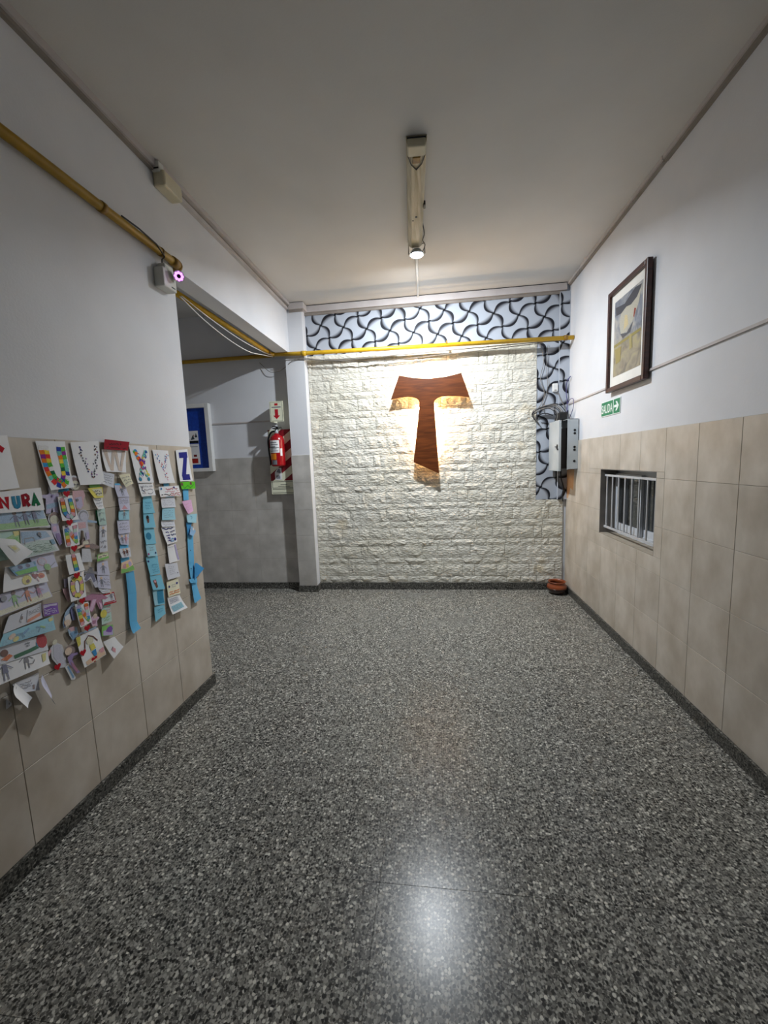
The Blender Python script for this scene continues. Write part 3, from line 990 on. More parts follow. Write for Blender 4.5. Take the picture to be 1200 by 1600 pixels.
flat_marks(pc, [
    (srgb(84, 84, 90), [(-0.19, 0.60), (-0.05, 0.58), (0.10, 0.63), (0.19, 0.62), (0.16, 0.55), (0.0, 0.52), (-0.18, 0.54)]),
    (srgb(188, 184, 170), [(-0.10, 0.53), (-0.02, 0.55), (0.05, 0.54), (0.13, 0.56), (0.19, 0.61), (0.16, 0.52), (0.10, 0.44), (0.0, 0.38), (-0.09, 0.38), (-0.12, 0.45)]),
    (srgb(206, 190, 150), [(-0.04, 0.50), (0.0, 0.49), (0.02, 0.42), (-0.05, 0.40)]),
    (srgb(150, 70, 60), [(0.10, 0.50), (0.125, 0.49), (0.10, 0.44), (0.09, 0.45)]),
    (srgb(96, 96, 100), [(-0.10, 0.39), (0.0, 0.37), (0.09, 0.42), (0.05, 0.36), (-0.06, 0.35)]),
    (srgb(158, 146, 92), [(-0.20, 0.335), (0.20, 0.345), (0.20, 0.325), (-0.20, 0.315)]),
    (srgb(166, 152, 100), [(-0.18, 0.30), (-0.08, 0.30), (-0.09, 0.20), (-0.16, 0.19)]),
    (srgb(172, 160, 112), [(0.04, 0.345), (0.07, 0.345), (0.09, 0.25), (0.05, 0.24)]),
], -0.0158)
gl2 = MB().box(-PWD / 2 + fw, PWD / 2 - fw, -0.0215, -0.0200, fw, PHT - fw)
gm2, gt2, gb2 = nt('picture_glass')
gn2 = N(gt2, 'ShaderNodeTexNoise')
gn2.inputs['Scale'].default_value = 3
gr2 = ramp(gt2, [(0.3, (0.97, 0.97, 0.97, 1)), (0.7, (1, 1, 1, 1))])
gt2.links.new(gn2.outputs[0], gr2.inputs[0])
gt2.links.new(gr2.outputs[0], gb2.inputs['Base Color'])
gb2.inputs['Transmission Weight'].default_value = 1.0
gb2.inputs['Roughness'].default_value = 0.02
gb2.inputs['IOR'].default_value = 1.25

# ---- green exit sign
ex = thing('exit_sign', 'green exit sign reading SALIDA with a white arrow under the picture', 'sign', (XR + PT - 0.001, 3.437, 1.752), -PI / 2)
EW, EH = 0.345, 0.118
MB().cham(-EW / 2, EW / 2, -0.004, 0, 0, EH, 0.001).build('board', M['sign_white'], ex)
MB().box(-EW / 2 + 0.006, 0.048, -0.0050, -0.004, 0.006, EH - 0.006).box(0.060, EW / 2 - 0.006, -0.0050, -0.004, 0.006, EH - 0.006).build('green_field', M['green_sign'], ex)


def put_text(parent, body, x0, x1, z0, z1, yy, mat, name='lettering'):
    vs, fs = text_polys(body)
    o = MB().add([(x0 + (x1 - x0) * u, yy, z0 + (z1 - z0) * v) for u, v in vs], fs).build(name, mat, parent)
    bm = bmesh.new()
    bm.from_mesh(o.data)
    for f in bm.faces:
        if f.normal.y > 0:
            f.normal_flip()
    bm.to_mesh(o.data)
    bm.free()
    return o


put_text(ex, 'SALIDA', -EW / 2 + 0.014, 0.042, 0.024, 0.092, -0.0054, M['sign_white'])
MB().prism([(0.070, 0.050), (0.118, 0.050), (0.096, 0.024), (0.118, 0.024), (0.152, 0.059), (0.118, 0.094), (0.096, 0.094), (0.118, 0.068), (0.070, 0.068)], -0.0056, -0.005).build('arrow', M['sign_white'], ex)

# ---- electrical box at the back right corner
eb = thing('electrical_box', 'grey steel electrical box with door ajar in the back right corner', 'electrical box', (0, 0, 0))
bx0, by0, by1, bz0, bz1 = 1.275, 4.13, 4.43, 1.315, 1.798
b = MB().box(bx0, XR - 0.001, by1 - 0.004, by1, bz0, bz1).box(bx0, XR - 0.001, by0, by1, bz1 - 0.004, bz1).box(bx0, XR - 0.001, by0, by1, bz0, bz0 + 0.004)
b.box(bx0, XR - 0.001, by0, by0 + 0.004, bz0, bz1).box(bx0 - 0.003, bx0 + 0.014, by0 - 0.002, by0 + 0.001, bz0, bz1)
b.build('steel_body', M['steel'], eb)
MB().box(1.206, XR - 0.004, by0 + 0.012, by1 - 0.006, bz0 + 0.006, bz1 - 0.085).build('dark_interior', M['dark_in'], eb)
MB().box(1.192, bx0, by1 + 0.001, by1 + 0.005, bz0, bz1).build('hinge_side', M['steel'], eb)
d_ = MB().box(1.186, 1.192, 4.095, by1 + 0.006, bz0 - 0.012, bz1 - 0.008).box(1.192, 1.206, 4.095, 4.099, bz0 - 0.012, bz1 - 0.008).box(1.192, 1.202, 4.095, by1, bz1 - 0.012, bz1 - 0.008).build('door', M['steel'], eb)
MB().box(1.176, 1.186, 4.13, 4.20, 1.535, 1.543).box(1.178, 1.186, 4.13, 4.15, 1.515, 1.560).box(1.178, 1.186, 4.11, 4.135, 1.505, 1.52).build('lock', M['cable_dark'], d_)
for zz in (1.690, 1.660, 1.530, 1.503, 1.395):
    MB().tube([(1.340, by0 - 0.0005, zz), (1.340, by0 - 0.003, zz)], 0.0115, 14).build('knockout_hole', M['black'], eb)
rc = random.Random(5)
for k in range(7):
    yb_ = 4.36 + 0.012 * k
    pts = [(1.20 + 0.02 * k, 4.30 + 0.012 * (k % 3), 1.79), (1.22 + 0.015 * k, 4.33, 1.87 + 0.012 * (k % 4)), (1.16 + 0.01 * k, 4.38, 1.935 + 0.012 * k * 0.6), (1.05 - 0.006 * k, 4.425, 1.90 + 0.01 * (k % 3)), (1.02 + 0.012 * k, 4.445, 1.865 - 0.015 * k)]
    cable(pts, 0.0042, ('cable_dark', 'cable', 'cable_dark', 'cable')[k % 4], ('dark', 'grey', 'dark', 'grey')[k % 4] + ' cable, ' + ('lowest', 'second lowest', 'third lowest', 'middle', 'third highest', 'second highest', 'highest')[k] + ' arch of the tangled bundle above the electrical box', 'loose_cable', 'tangled cables above the electrical box')
cable([(1.20, 4.36, 1.86), (1.14, 4.38, 1.885), (1.08, 4.40, 1.88), (1.05, 4.42, 1.87)], 0.006, 'cable_dark', 'thick black cable crossing below the tangled bundle', 'loose_cable')
MB_c = MB().cham(1.235, 1.315, 4.27, 4.40, 1.800, 1.880, 0.01).build('cable_gland', M['black'])
tag(MB_c, 'black cable gland sitting on the electrical box', 'gland')
cable([(1.345, 4.40, 1.84), (1.352, 4.41, 1.98), (1.346, 4.43, 2.10), (1.352, 4.42, 2.20), (1.366, 4.36, 2.235), (1.350, 4.42, 2.20)], 0.004, 'cable_blue', 'violet cable rising along the corner above the box', 'loose_cable')
cable([(1.340, 4.33, 1.80), (1.352, 4.28, 1.86), (1.358, 4.235, 1.93), (1.360, 4.26, 2.00), (1.356, 4.34, 2.005), (1.350, 4.39, 1.97)], 0.0032, 'cable_blue', 'violet cable looped on the wall above the box', 'loose_cable')
cable([(1.27, 4.445, 2.10), (1.30, 4.44, 2.02), (1.335, 4.425, 1.93), (1.345, 4.42, 1.82)], 0.004, 'cable', 'grey cable from the white sensor into the corner', 'loose_cable')
cable([(1.09, 4.462, 2.60), (1.13, 4.46, 2.42), (1.10, 4.462, 2.25), (1.14, 4.46, 2.08), (1.07, 4.462, 1.92)], 0.0032, 'cable', 'thin grey cable hanging down the mural strip', 'loose_cable')
cable([(1.17, 4.462, 2.58), (1.16, 4.46, 2.35), (1.17, 4.462, 2.15), (1.12, 4.46, 1.98), (1.15, 4.45, 1.88)], 0.0028, 'cable', 'second thin grey cable on the mural strip, nearer the corner', 'loose_cable')
cable([(1.305, 4.43, 1.31), (1.31, 4.43, 1.22), (1.335, 4.435, 1.12), (1.325, 4.44, 1.03), (1.335, 4.44, 0.97)], 0.006, 'cable_dark', 'black cable dropping from under the electrical box', 'loose_cable')
sn = thing('wall_sensor', 'small white sensor on the mural strip above the tangled cables', 'sensor', (1.246, YB - 0.003, 2.105))
MB().cham(-0.028, 0.028, -0.030, 0, 0, 0.085, 0.010).build('sensor_cover', M['white'], sn)
MB().cham(-0.010, 0.010, -0.032, -0.028, 0.012, 0.022, 0.001).build('sensor_window', M['cable'], sn)

# ---- clay pot in the back right corner
pt = thing('clay_pot', 'small round glazed terracotta pot on the floor in the corner', 'pot', (1.256, 4.335, 0))
MB().lathe([(0.050, 0.0), (0.072, 0.014), (0.092, 0.042), (0.100, 0.070), (0.094, 0.096), (0.078, 0.112), (0.080, 0.122), (0.088, 0.130), (0.086, 0.136), (0.078, 0.134), (0.070, 0.118), (0.080, 0.096), (0.086, 0.070), (0.070, 0.090)], 36).build('pot_body', M['clay'], pt, True)
MB().lathe([(0.0515, 0.0), (0.0735, 0.0135), (0.0925, 0.0395), (0.1000, 0.060), (0.1005, 0.066)], 36).build('dark_glazed_base', M['clay_dark'], pt, True)
MB().lathe([(0.079, 0.088), (0.079, 0.092), (0.03, 0.096)], 24).build('soil', M['soil'], pt, True)

# ---- fire extinguisher, its backing plate and its sign
pl = thing('extinguisher_plate', 'red and cream striped backing plate behind the fire extinguisher', 'sign', (0, YB - 0.05, 0))
PX0, PX1, PZ0, PZ1 = -1.868, -1.600, 1.135, 1.862
MB().box(PX0, PX1, 0, 0.004, PZ0, PZ1).build('plate', M['glow'], pl)
MB().box(PX0 + 0.03, PX0 + 0.045, 0.004, 0.05, PZ0 + 0.1, PZ1 - 0.1).box(PX1 - 0.045, PX1 - 0.03, 0.004, 0.05, PZ0 + 0.1, PZ1 - 0.1).build('wall_batten', M['cable'], pl)
ZT_ = 1.290
sh = []
for k in range(-2, 6):
    z0 = ZT_ - 0.02 + 0.19 * k
    # a diagonal stripe rising to the right, clipped to the field
    poly = [(PX0, z0), (PX1, z0 + 0.20), (PX1, z0 + 0.295), (PX0, z0 + 0.095)]
    def clipz(poly, zc, keep_above):
        out = []
        for i in range(len(poly)):
            p, q = poly[i], poly[(i + 1) % len(poly)]
            a, b2 = (p[1] >= zc) == keep_above, (q[1] >= zc) == keep_above
            if a:
                out.append(p)
            if a != b2:
                t = (zc - p[1]) / (q[1] - p[1])
                out.append((p[0] + (q[0] - p[0]) * t, zc))
        return out
    poly = clipz(poly, ZT_, True)
    if len(poly) > 2:
        poly = clipz(poly, PZ1, False)
    if len(poly) > 2:
        sh.append(poly)
for poly in sh:
    MB().prism(poly, -0.0012, 0.0).build('red_stripe', M['dark_red'], pl)
for (a, b2, c, d) in ((PX0 + 0.012, PX1 - 0.004, 1.275, 1.279), (PX0 + 0.012, PX1 - 0.004, 1.205, 1.209), (PX0 + 0.012, PX1 - 0.004, 1.190, 1.194), (PX0 + 0.012, PX1 - 0.004, 1.148, 1.152), (PX0 + 0.012, PX0 + 0.016, 1.205, 1.279), (PX0 + 0.11, PX0 + 0.19, 1.240, 1.246), (PX0 + 0.08, PX0 + 0.22, 1.220, 1.225)):
    MB().box(a, b2, -0.0012, 0, c, d).build('printed_line', M['dark_print'], pl)
tg = MB().prism([(-1.815, 1.30), (-1.815, 1.385), (-1.775, 1.435), (-1.735, 1.435), (-1.735, 1.30)], -0.004, -0.0015).build('instruction_card', M['paper'], pl)
MB().prism([(-1.800, 1.312), (-1.800, 1.35), (-1.755, 1.35), (-1.755, 1.312)], -0.0048, -0.004).build('printed_block', M['grey_print'], tg)
MB().prism([(-1.795, 1.385), (-1.775, 1.425), (-1.755, 1.425), (-1.745, 1.375)], -0.0048, -0.004).build('printed_block', M['grey_print'], tg)

fe = thing('fire_extinguisher', 'red fire extinguisher with white and orange labels left of the column', 'fire extinguisher', (-1.738, 4.365, 1.452))
MB().lathe([(0.060, 0.0), (0.074, 0.006), (0.078, 0.020), (0.078, 0.285), (0.072, 0.315), (0.052, 0.338), (0.030, 0.350), (0.026, 0.362)], 36).build('cylinder', M['red'], fe, True)
def wrap(r, a0, a1, z0, z1, mat, name, parent):
    mb = MB()
    n = 12
    vs, fs = [], []
    for i in range(n + 1):
        a = a0 + (a1 - a0) * i / n
        vs += [(r * math.cos(a), r * math.sin(a), z0), (r * math.cos(a), r * math.sin(a), z1)]
    for i in range(n):
        fs.append((2 * i, 2 * i + 2, 2 * i + 3, 2 * i + 1))
    return mb.add(vs, fs).build(name, mat, parent, True)
lb = wrap(0.0787, -2.55, -0.95, 0.150, 0.285, M['paper'], 'label', fe)
for k in range(5):
    wrap(0.0791, -2.40 + 0.1 * (k % 2), -1.15 - 0.18 * (k % 3), 0.165 + 0.023 * k, 0.174 + 0.023 * k, M['grey_print'], 'printed_line', lb)
wrap(0.0791, -2.5, -1.0, 0.203, 0.209, M['dark_print'], 'printed_line', lb)
wrap(0.0787, -2.50, -1.45, 0.075, 0.140, M['orange'], 'label', fe)
wrap(0.0787, -2.20, -1.40, 0.020, 0.068, M['grey_print'], 'label', fe)
wrap(0.0787, -0.85, -0.55, 0.115, 0.195, M['paper'], 'label', fe)
MB().lathe([(0.022, 0.355), (0.022, 0.385), (0.016, 0.395), (0.016, 0.412)], 16).build('valve', M['steel'], fe, True)
MB().box(-0.016, 0.016, -0.075, 0.03, 0.408, 0.417).box(-0.012, 0.012, -0.085, 0.02, 0.430, 0.438).box(-0.012, 0.012, 0.012, 0.022, 0.410, 0.438).build('handle', M['black'], fe)
MB().tube([(0.02, -0.01, 0.40), (0.055, -0.012, 0.385), (0.075, -0.012, 0.40), (0.06, -0.012, 0.43), (0.03, -0.01, 0.42)], 0.0025, 6).build('safety_pin', M['cable_dark'], fe, True)
MB().tube(catmull([(-0.012, -0.01, 0.388), (-0.06, -0.01, 0.375), (-0.098, -0.01, 0.30), (-0.098, -0.012, 0.18), (-0.088, -0.014, 0.06), (-0.086, -0.014, 0.02)]), 0.010, 10).build('hose', M['black'], fe, True)

es = thing('extinguisher_sign', 'cream box sign with red down arrow above the fire extinguisher', 'sign', (-1.695, 4.295, 1.936))
MB().box(-0.076, 0.076, 0, 0.004, 0, 0.216).box(-0.076, -0.072, 0.004, YB + PT - 4.295, 0.0, 0.216).build('bent_sheet', M['glow'], es)
MB().prism([(-0.018, 0.132), (-0.018, 0.065), (-0.038, 0.065), (0.0, 0.028), (0.038, 0.065), (0.018, 0.065), (0.018, 0.132)], -0.0012, 0).build('arrow', M['red_print'], es)
MB().prism([(-0.018, 0.195), (-0.018, 0.172), (0.018, 0.172), (0.018, 0.195)], -0.0012, 0).build('arrow_tail', M['red_print'], es)
MB().box(-0.052, 0.052, -0.0012, 0, 0.148, 0.160).build('printed_line', M['grey_print'], es)
for (a, b2, c, d) in ((-0.068, -0.066, 0.008, 0.208), (0.066, 0.068, 0.008, 0.208), (-0.066, 0.066, 0.008, 0.010), (-0.066, 0.066, 0.206, 0.208)):
    MB().box(a, b2, -0.001, 0, c, d).build('border_line', M['dark_print'], es)

# ---- blue notice board in the corridor
nb = thing('notice_board', 'blue felt notice board in a white frame on the corridor wall', 'notice board', (-3.05, YB + PT, 1.425))
NW, NH = 0.98, 0.775
for (a, b2, c, d) in ((-NW / 2, -NW / 2 + 0.05, 0, NH), (NW / 2 - 0.05, NW / 2, 0, NH), (-NW / 2 + 0.05, NW / 2 - 0.05, 0, 0.04), (-NW / 2 + 0.05, NW / 2 - 0.05, NH - 0.045, NH)):
    MB().cham(a, b2, -0.062, 0, c, d, 0.004).build('frame_rail', M['white'], nb)
MB().box(-NW / 2 + 0.05, NW / 2 - 0.05, -0.02, -0.002, 0.04, NH - 0.045).build('felt_panel', M['blue_felt'], nb)
p1 = MB().box(0.10, 0.315, -0.0225, -0.0205, 0.335, 0.475).build('pinned_photo', M['paper'], nb)
flat_marks(p1, [(srgb(20, 24, 28), [(0.10, 0.335), (0.315, 0.335), (0.315, 0.362), (0.10, 0.362)]), (srgb(70, 80, 90), [(0.22, 0.37), (0.25, 0.43), (0.27, 0.38)]), (srgb(50, 60, 70), [(0.275, 0.40), (0.29, 0.45), (0.305, 0.40)]), (srgb(170, 120, 110), [(0.255, 0.41), (0.262, 0.435), (0.272, 0.41)]), (srgb(40, 60, 80), [(0.14, 0.365), (0.18, 0.42), (0.21, 0.37)])], -0.0232)
p2 = MB().box(0.10, 0.315, -0.0225, -0.0205, 0.085, 0.325).build('pinned_sheet', M['paper'], nb)
flat_marks(p2, [(srgb(170, 40, 36), [(0.16, 0.10), (0.29, 0.10), (0.29, 0.155), (0.16, 0.155)]), (srgb(120, 40, 40), [(0.24, 0.175), (0.28, 0.175), (0.28, 0.20), (0.24, 0.20)]), (srgb(150, 150, 156), [(0.13, 0.29), (0.30, 0.29), (0.30, 0.297), (0.13, 0.297)])], -0.0232)

# ================================================================== CHILDREN'S PAPERS ON THE LEFT WALL
from mathutils.geometry import tessellate_polygon
M['sheet'] = attr_paint('coloured_paper', 0.85)
C = dict(white=srgb(238, 238, 240), grey=srgb(216, 218, 226), lav=srgb(206, 206, 226), blue=srgb(104, 182, 226), pale=srgb(160, 208, 224), cyan=srgb(128, 196, 220),
         sky=srgb(146, 186, 222), grass=srgb(140, 198, 112), red=srgb(188, 28, 44), dred=srgb(150, 20, 40), navy=srgb(40, 44, 140), ink=srgb(84, 84, 96), pencil=srgb(140, 142, 152),
         yel=srgb(232, 220, 110), pink=srgb(232, 184, 220), green=srgb(96, 200, 40), dgreen=srgb(22, 110, 70), orange=srgb(226, 120, 60), purple=srgb(134, 96, 178), lilac=srgb(196, 184, 224),
         mag=srgb(176, 78, 134), brown=srgb(122, 84, 74), peach=srgb(236, 206, 178), teal=srgb(60, 140, 176), dblue=srgb(60, 66, 120), black=srgb(36, 36, 44), mint=srgb(190, 216, 208),
         cream=srgb(232, 228, 200), rose=srgb(226, 170, 180), sblue=srgb(70, 150, 206))
rp = random.Random(11)
def soft(c, k=0.38):
    return tuple(c[i] * (1 - k) + C['white'][i] * k for i in range(3)) + (1.0,)


BRIGHT = [srgb(*c) for c in ((232, 60, 60), (240, 130, 40), (250, 220, 70), (90, 190, 70), (20, 110, 70), (60, 160, 220), (40, 70, 170), (150, 50, 150), (240, 240, 240), (120, 200, 190))]


class Sheet:
    def __init__(s, corners, off=0.006, curl=0.008, belly=0.0015):
        s.c, s.off, s.curl, s.belly = corners, off, curl, belly
        a, b, c, d = corners
        s.w = (math.hypot(b[0] - a[0], b[1] - a[1]) + math.hypot(c[0] - d[0], c[1] - d[1])) / 2
        s.h = (math.hypot(d[0] - a[0], d[1] - a[1]) + math.hypot(c[0] - b[0], c[1] - b[1])) / 2
        s.wob = rp.uniform(-0.4, 0.4)

    def p(s, u, v, d=0.0):
        a, b, c, e = s.c
        y = (a[0] * (1 - u) + b[0] * u) * (1 - v) + (e[0] * (1 - u) + c[0] * u) * v
        z = (a[1] * (1 - u) + b[1] * u) * (1 - v) + (e[1] * (1 - u) + c[1] * u) * v
        x = XL + s.off + d + s.curl * v * v * (1 + s.wob * (u - 0.5)) + s.belly * math.sin(PI * u) * math.sin(PI * (0.15 + 0.85 * v))
        return (x, y, z)

    def build(s, name, col, parent=None, nu=6, nv=8):
        mb = MB()
        W = nu + 1
        vs = [s.p(i / nu, j / nv, 0) for j in range(nv + 1) for i in range(W)]
        n = len(vs)
        vs += [(x - 0.0006, y, z) for x, y, z in vs]
        fs = []
        for j in range(nv):
            for i in range(nu):
                q = (j * W + i, j * W + i + 1, (j + 1) * W + i + 1, (j + 1) * W + i)
                fs.append(q[::-1])
                fs.append(tuple(k + n for k in q))
        rim = [i for i in range(W)] + [j * W + nu for j in range(1, nv + 1)] + [nv * W + i for i in range(nu - 1, -1, -1)] + [j * W for j in range(nv - 1, 0, -1)]
        mb.add(vs, fs, col)
        m = len(rim)
        mb.add([vs[i] for i in rim] + [vs[i + n] for i in rim], [(k, (k + 1) % m, (k + 1) % m + m, k + m) for k in range(m)], col)
        return mb.build(name, M['sheet'], parent, True)


class Draw:
    """marks in sheet coordinates (u right, v down), mapped onto the curled sheet"""
    def __init__(s, sheet):
        s.s, s.mb, s.k, s.pale = sheet, MB(), 0, 0.0

    def tri(s, a, b, c, col, d, depth=0):
        L = max(math.hypot(a[0] - b[0], a[1] - b[1]), math.hypot(b[0] - c[0], b[1] - c[1]), math.hypot(c[0] - a[0], c[1] - a[1]))
        if L > 0.28 and depth < 4:
            m = lambda p, q: ((p[0] + q[0]) / 2, (p[1] + q[1]) / 2)
            ab, bc, ca = m(a, b), m(b, c), m(c, a)
            for t in ((a, ab, ca), (ab, b, bc), (ca, bc, c), (ab, bc, ca)):
                s.tri(*t, col, d, depth + 1)
        else:
            P = [s.s.p(q[0], q[1], d) for q in (a, b, c)]
            # face out of the wall (+x)
            ny = (P[1][1] - P[0][1]) * (P[2][2] - P[0][2]) - (P[1][2] - P[0][2]) * (P[2][1] - P[0][1])
            if ny < 0:
                P = P[::-1]
            s.mb.add(P, [(0, 1, 2)], col)

    def fill(s, col, poly):
        s.k += 1
        d = 0.0006 + 0.00012 * s.k
        for t in tessellate_polygon([[Vector((q[0], q[1], 0)) for q in poly]]):
            s.tri(*[poly[i] for i in t], col, d)
        return s

    def stroke(s, col, w, pts, closed=False):
        s.k += 1
        d = 0.0006 + 0.00012 * s.k
        P = [(u * s.s.w, v * s.s.h) for u, v in pts]
        if closed:
            P.append(P[0])
        L, R = [], []
        for i, p in enumerate(P):
            a, b = P[max(i - 1, 0)], P[min(i + 1, len(P) - 1)]
            dx, dy = b[0] - a[0], b[1] - a[1]
            l = math.hypot(dx, dy) or 1
            nx_, ny_ = -dy / l * w / 2, dx / l * w / 2
            L.append(((p[0] + nx_) / s.s.w, (p[1] + ny_) / s.s.h))
            R.append(((p[0] - nx_) / s.s.w, (p[1] - ny_) / s.s.h))
        for i in range(len(P) - 1):
            s.tri(L[i], R[i], R[i + 1], col, d)
            s.tri(L[i], R[i + 1], L[i + 1], col, d)
        return s

    def circle(s, col, c, r, n=10, sy=1.0):
        return s.fill(col, [(c[0] + r * math.cos(2 * PI * k / n) / s.s.w, c[1] + r * sy * math.sin(2 * PI * k / n) / s.s.h) for k in range(n)])

    def person(s, u, v, h, col, skin='peach'):
        """little drawn figure, h metres tall, feet at (u, v)"""
        hu, hv = h / s.s.w, h / s.s.h
        s.circle(C[skin], (u, v - 0.85 * hv), 0.13 * h)
        s.fill(C[col], [(u - 0.09 * hu, v - 0.72 * hv), (u + 0.09 * hu, v - 0.72 * hv), (u + 0.14 * hu, v - 0.32 * hv), (u - 0.14 * hu, v - 0.32 * hv)])
        for q in (-1, 1):
            s.stroke(C[col], 0.05 * h, [(u + q * 0.08 * hu, v - 0.34 * hv), (u + q * 0.10 * hu, v)])
            s.stroke(C[col], 0.04 * h, [(u + q * 0.1 * hu, v - 0.66 * hv), (u + q * 0.36 * hu, v - 0.45 * hv)])
        return s

    def scribble(s, col, u0, v0, u1, v1, n, w=0.0016):
        for k in range(n):
            v = v0 + (v1 - v0) * (k + 0.5) / n
            pts, u = [], u0
            while u < u1:
                pts.append((u, v + rp.uniform(-0.35, 0.35) * (v1 - v0) / n))
                u += (u1 - u0) * rp.uniform(0.04, 0.10)
                if rp.random() < 0.12 and len(pts) > 2:
                    s.stroke(col, w, pts)
                    pts = []
                    u += (u1 - u0) * 0.05
            if len(pts) > 1:
                s.stroke(col, w, pts)
        return s

    def heart(s, col, c, r):
        pts = []
        for k in range(14):
            t = 2 * PI * k / 14
            pts.append((c[0] + r * 0.062 * 16 * math.sin(t) ** 3 / s.s.w, c[1] - r * 0.062 * (13 * math.cos(t) - 5 * math.cos(2 * t) - 2 * math.cos(3 * t) - math.cos(4 * t)) / s.s.h))
        return s.fill(col, pts)

    def glyph(s, ch, col, u0, v0, u1, v1, w):
        G = {'N': [[(0, 1), (0, 0), (1, 1), (1, 0)]], 'U': [[(0, 0), (0, .7), (.2, .95), (.5, 1), (.8, .95), (1, .7), (1, 0)]],
             'R': [[(0, 1), (0, 0), (.7, 0), (1, .15), (1, .35), (.7, .5), (0, .5)], [(.4, .5), (1, 1)]], 'A': [[(0, 1), (.5, 0), (1, 1)], [(.2, .65), (.8, .65)]],
             'I': [[(.5, 0), (.5, 1)]], 'O': [[(.5, 0), (.1, .2), (0, .5), (.1, .8), (.5, 1), (.9, .8), (1, .5), (.9, .2), (.5, 0)]], 'Z': [[(0, 0), (1, 0), (.15, 1), (1, 1)]]}
        for path in G[ch]:
            s.stroke(col, w, [(u0 + (u1 - u0) * a, v0 + (v1 - v0) * b) for a, b in path])
        return s

    def done(s, parent, name='drawing'):
        if s.pale:
            s.mb.c = [soft(c, s.pale) for c in s.mb.c]
        return s.mb.build(name, M['ink'], parent)


def along(path, step, sh):
    """points every step metres along a uv path"""
    out, acc = [], 0.0
    for (a, b) in zip(path[:-1], path[1:]):
        L = math.hypot((b[0] - a[0]) * sh.w, (b[1] - a[1]) * sh.h)
        t = (step - acc) if out else 0.0
        while t <= L:
            out.append((a[0] + (b[0] - a[0]) * t / L, a[1] + (b[1] - a[1]) * t / L, math.atan2((b[1] - a[1]) * sh.h, (b[0] - a[0]) * sh.w)))
            t += step
        acc = (L - (t - step)) if out else acc
    return out


def card(corners, label, off=0.006, curl=0.010, col='white', name='letter_card', cat='paper card', group='alphabet letter cards'):
    sh = Sheet(corners, off, curl)
    o = sh.build(name, C[col])
    tag(o, label, cat, group)
    return sh, o


# ---- alphabet cards
sh, o = card([(1.194, 1.59), (1.286, 1.598), (1.294, 1.409), (1.191, 1.401)], 'blank white letter card cut by the left picture edge')
Draw(sh).stroke(C['red'], 0.02, [(0.55, 0.2), (0.74, 0.28)]).done(o)

sh, o = card([(1.387, 1.583), (1.513, 1.587), (1.513, 1.396), (1.408, 1.391)], 'white card with a large mosaic letter U in bright paper squares', curl=0.016)
d = Draw(sh)
upath = [(.20, .14), (.19, .40), (.19, .60), (.24, .75), (.36, .86), (.50, .89), (.66, .84), (.77, .72), (.80, .55), (.80, .35), (.80, .14)]
for (u, v, a) in along(upath, 0.0165, sh):
    for q in (-1, 1):
        nx_, ny_ = -math.sin(a) * q * 0.0095, math.cos(a) * q * 0.0095
        cu, cv_ = u + nx_ / sh.w, v + ny_ / sh.h
        ca, sa = math.cos(a + rp.uniform(-.2, .2)) * 0.0092, math.sin(a + rp.uniform(-.2, .2)) * 0.0092
        d.k = 0
        d.fill(rp.choice(BRIGHT), [(cu + (ca - sa) / sh.w, cv_ + (sa + ca) / sh.h), (cu + (-ca - sa) / sh.w, cv_ + (-sa + ca) / sh.h), (cu + (-ca + sa) / sh.w, cv_ + (-sa - ca) / sh.h), (cu + (ca + sa) / sh.w, cv_ + (sa - ca) / sh.h)])
d.done(o)

sh, o = card([(1.538, 1.584), (1.684, 1.597), (1.675, 1.401), (1.547, 1.403)], 'white card with letter V made of small dark dots', curl=0.014)
d = Draw(sh)
for path in ([(.24, .12), (.55, .86)], [(.90, .12), (.60, .86)]):
    for (u, v, a) in along(path, 0.0125, sh):
        d.k = 0
        d.circle(rp.choice([C['ink'], C['dblue'], C['brown'], C['pencil']]), (u + rp.uniform(-.08, .08), v), 0.0045, 7)
        d.circle(rp.choice([C['ink'], C['purple'], C['orange'], C['pencil']]), (u + rp.uniform(-.09, .09), v + .02), 0.0035, 6)
d.done(o)

sh, o = card([(1.695, 1.56), (1.846, 1.562), (1.817, 1.449), (1.693, 1.457)], 'white card with pale orange striped letter W under a red strip', curl=0.012)
d = Draw(sh)
for path in ([(.12, .05), (.26, .95)], [(.46, .05), (.30, .95)], [(.52, .05), (.66, .95)], [(.90, .05), (.72, .95)]):
    for q in (-.05, 0, .05):
        d.stroke(soft(C['peach'], .4), 0.0045, [(path[0][0] + q, path[0][1]), (path[1][0] + q * .7, path[1][1])])
d.done(o)
sh, o = card([(1.714, 1.606), (1.867, 1.6), (1.843, 1.556), (1.696, 1.559)], 'dark red paper strip with black writing above the W card', 0.012, 0.006, 'dred', 'title_strip', 'paper strip', None)
del_ = Draw(sh).scribble(C['black'], .18, .20, .66, .55, 1, 0.003).scribble(C['black'], .10, .62, .92, .92, 1, 0.003).done(o)

sh, o = card([(1.868, 1.585), (2.006, 1.582), (1.997, 1.39), (1.884, 1.394)], 'white card with rainbow coloured letter X', curl=0.014)
d = Draw(sh)
for path in ([(.26, .16), (.72, .84)], [(.80, .16), (.28, .84)]):
    for (u, v, a) in along(path, 0.013, sh):
        d.k = min(d.k, 12)
        d.circle(rp.choice(BRIGHT), (u + rp.uniform(-.04, .04), v), 0.0125, 8)
        d.circle(rp.choice(BRIGHT), (u + rp.uniform(-.09, .09), v + rp.uniform(-.02, .02)), 0.008, 7)
for q in ((.2, .90), (.72, .90)):
    d.circle(C['teal'], q, 0.010)
d.done(o)

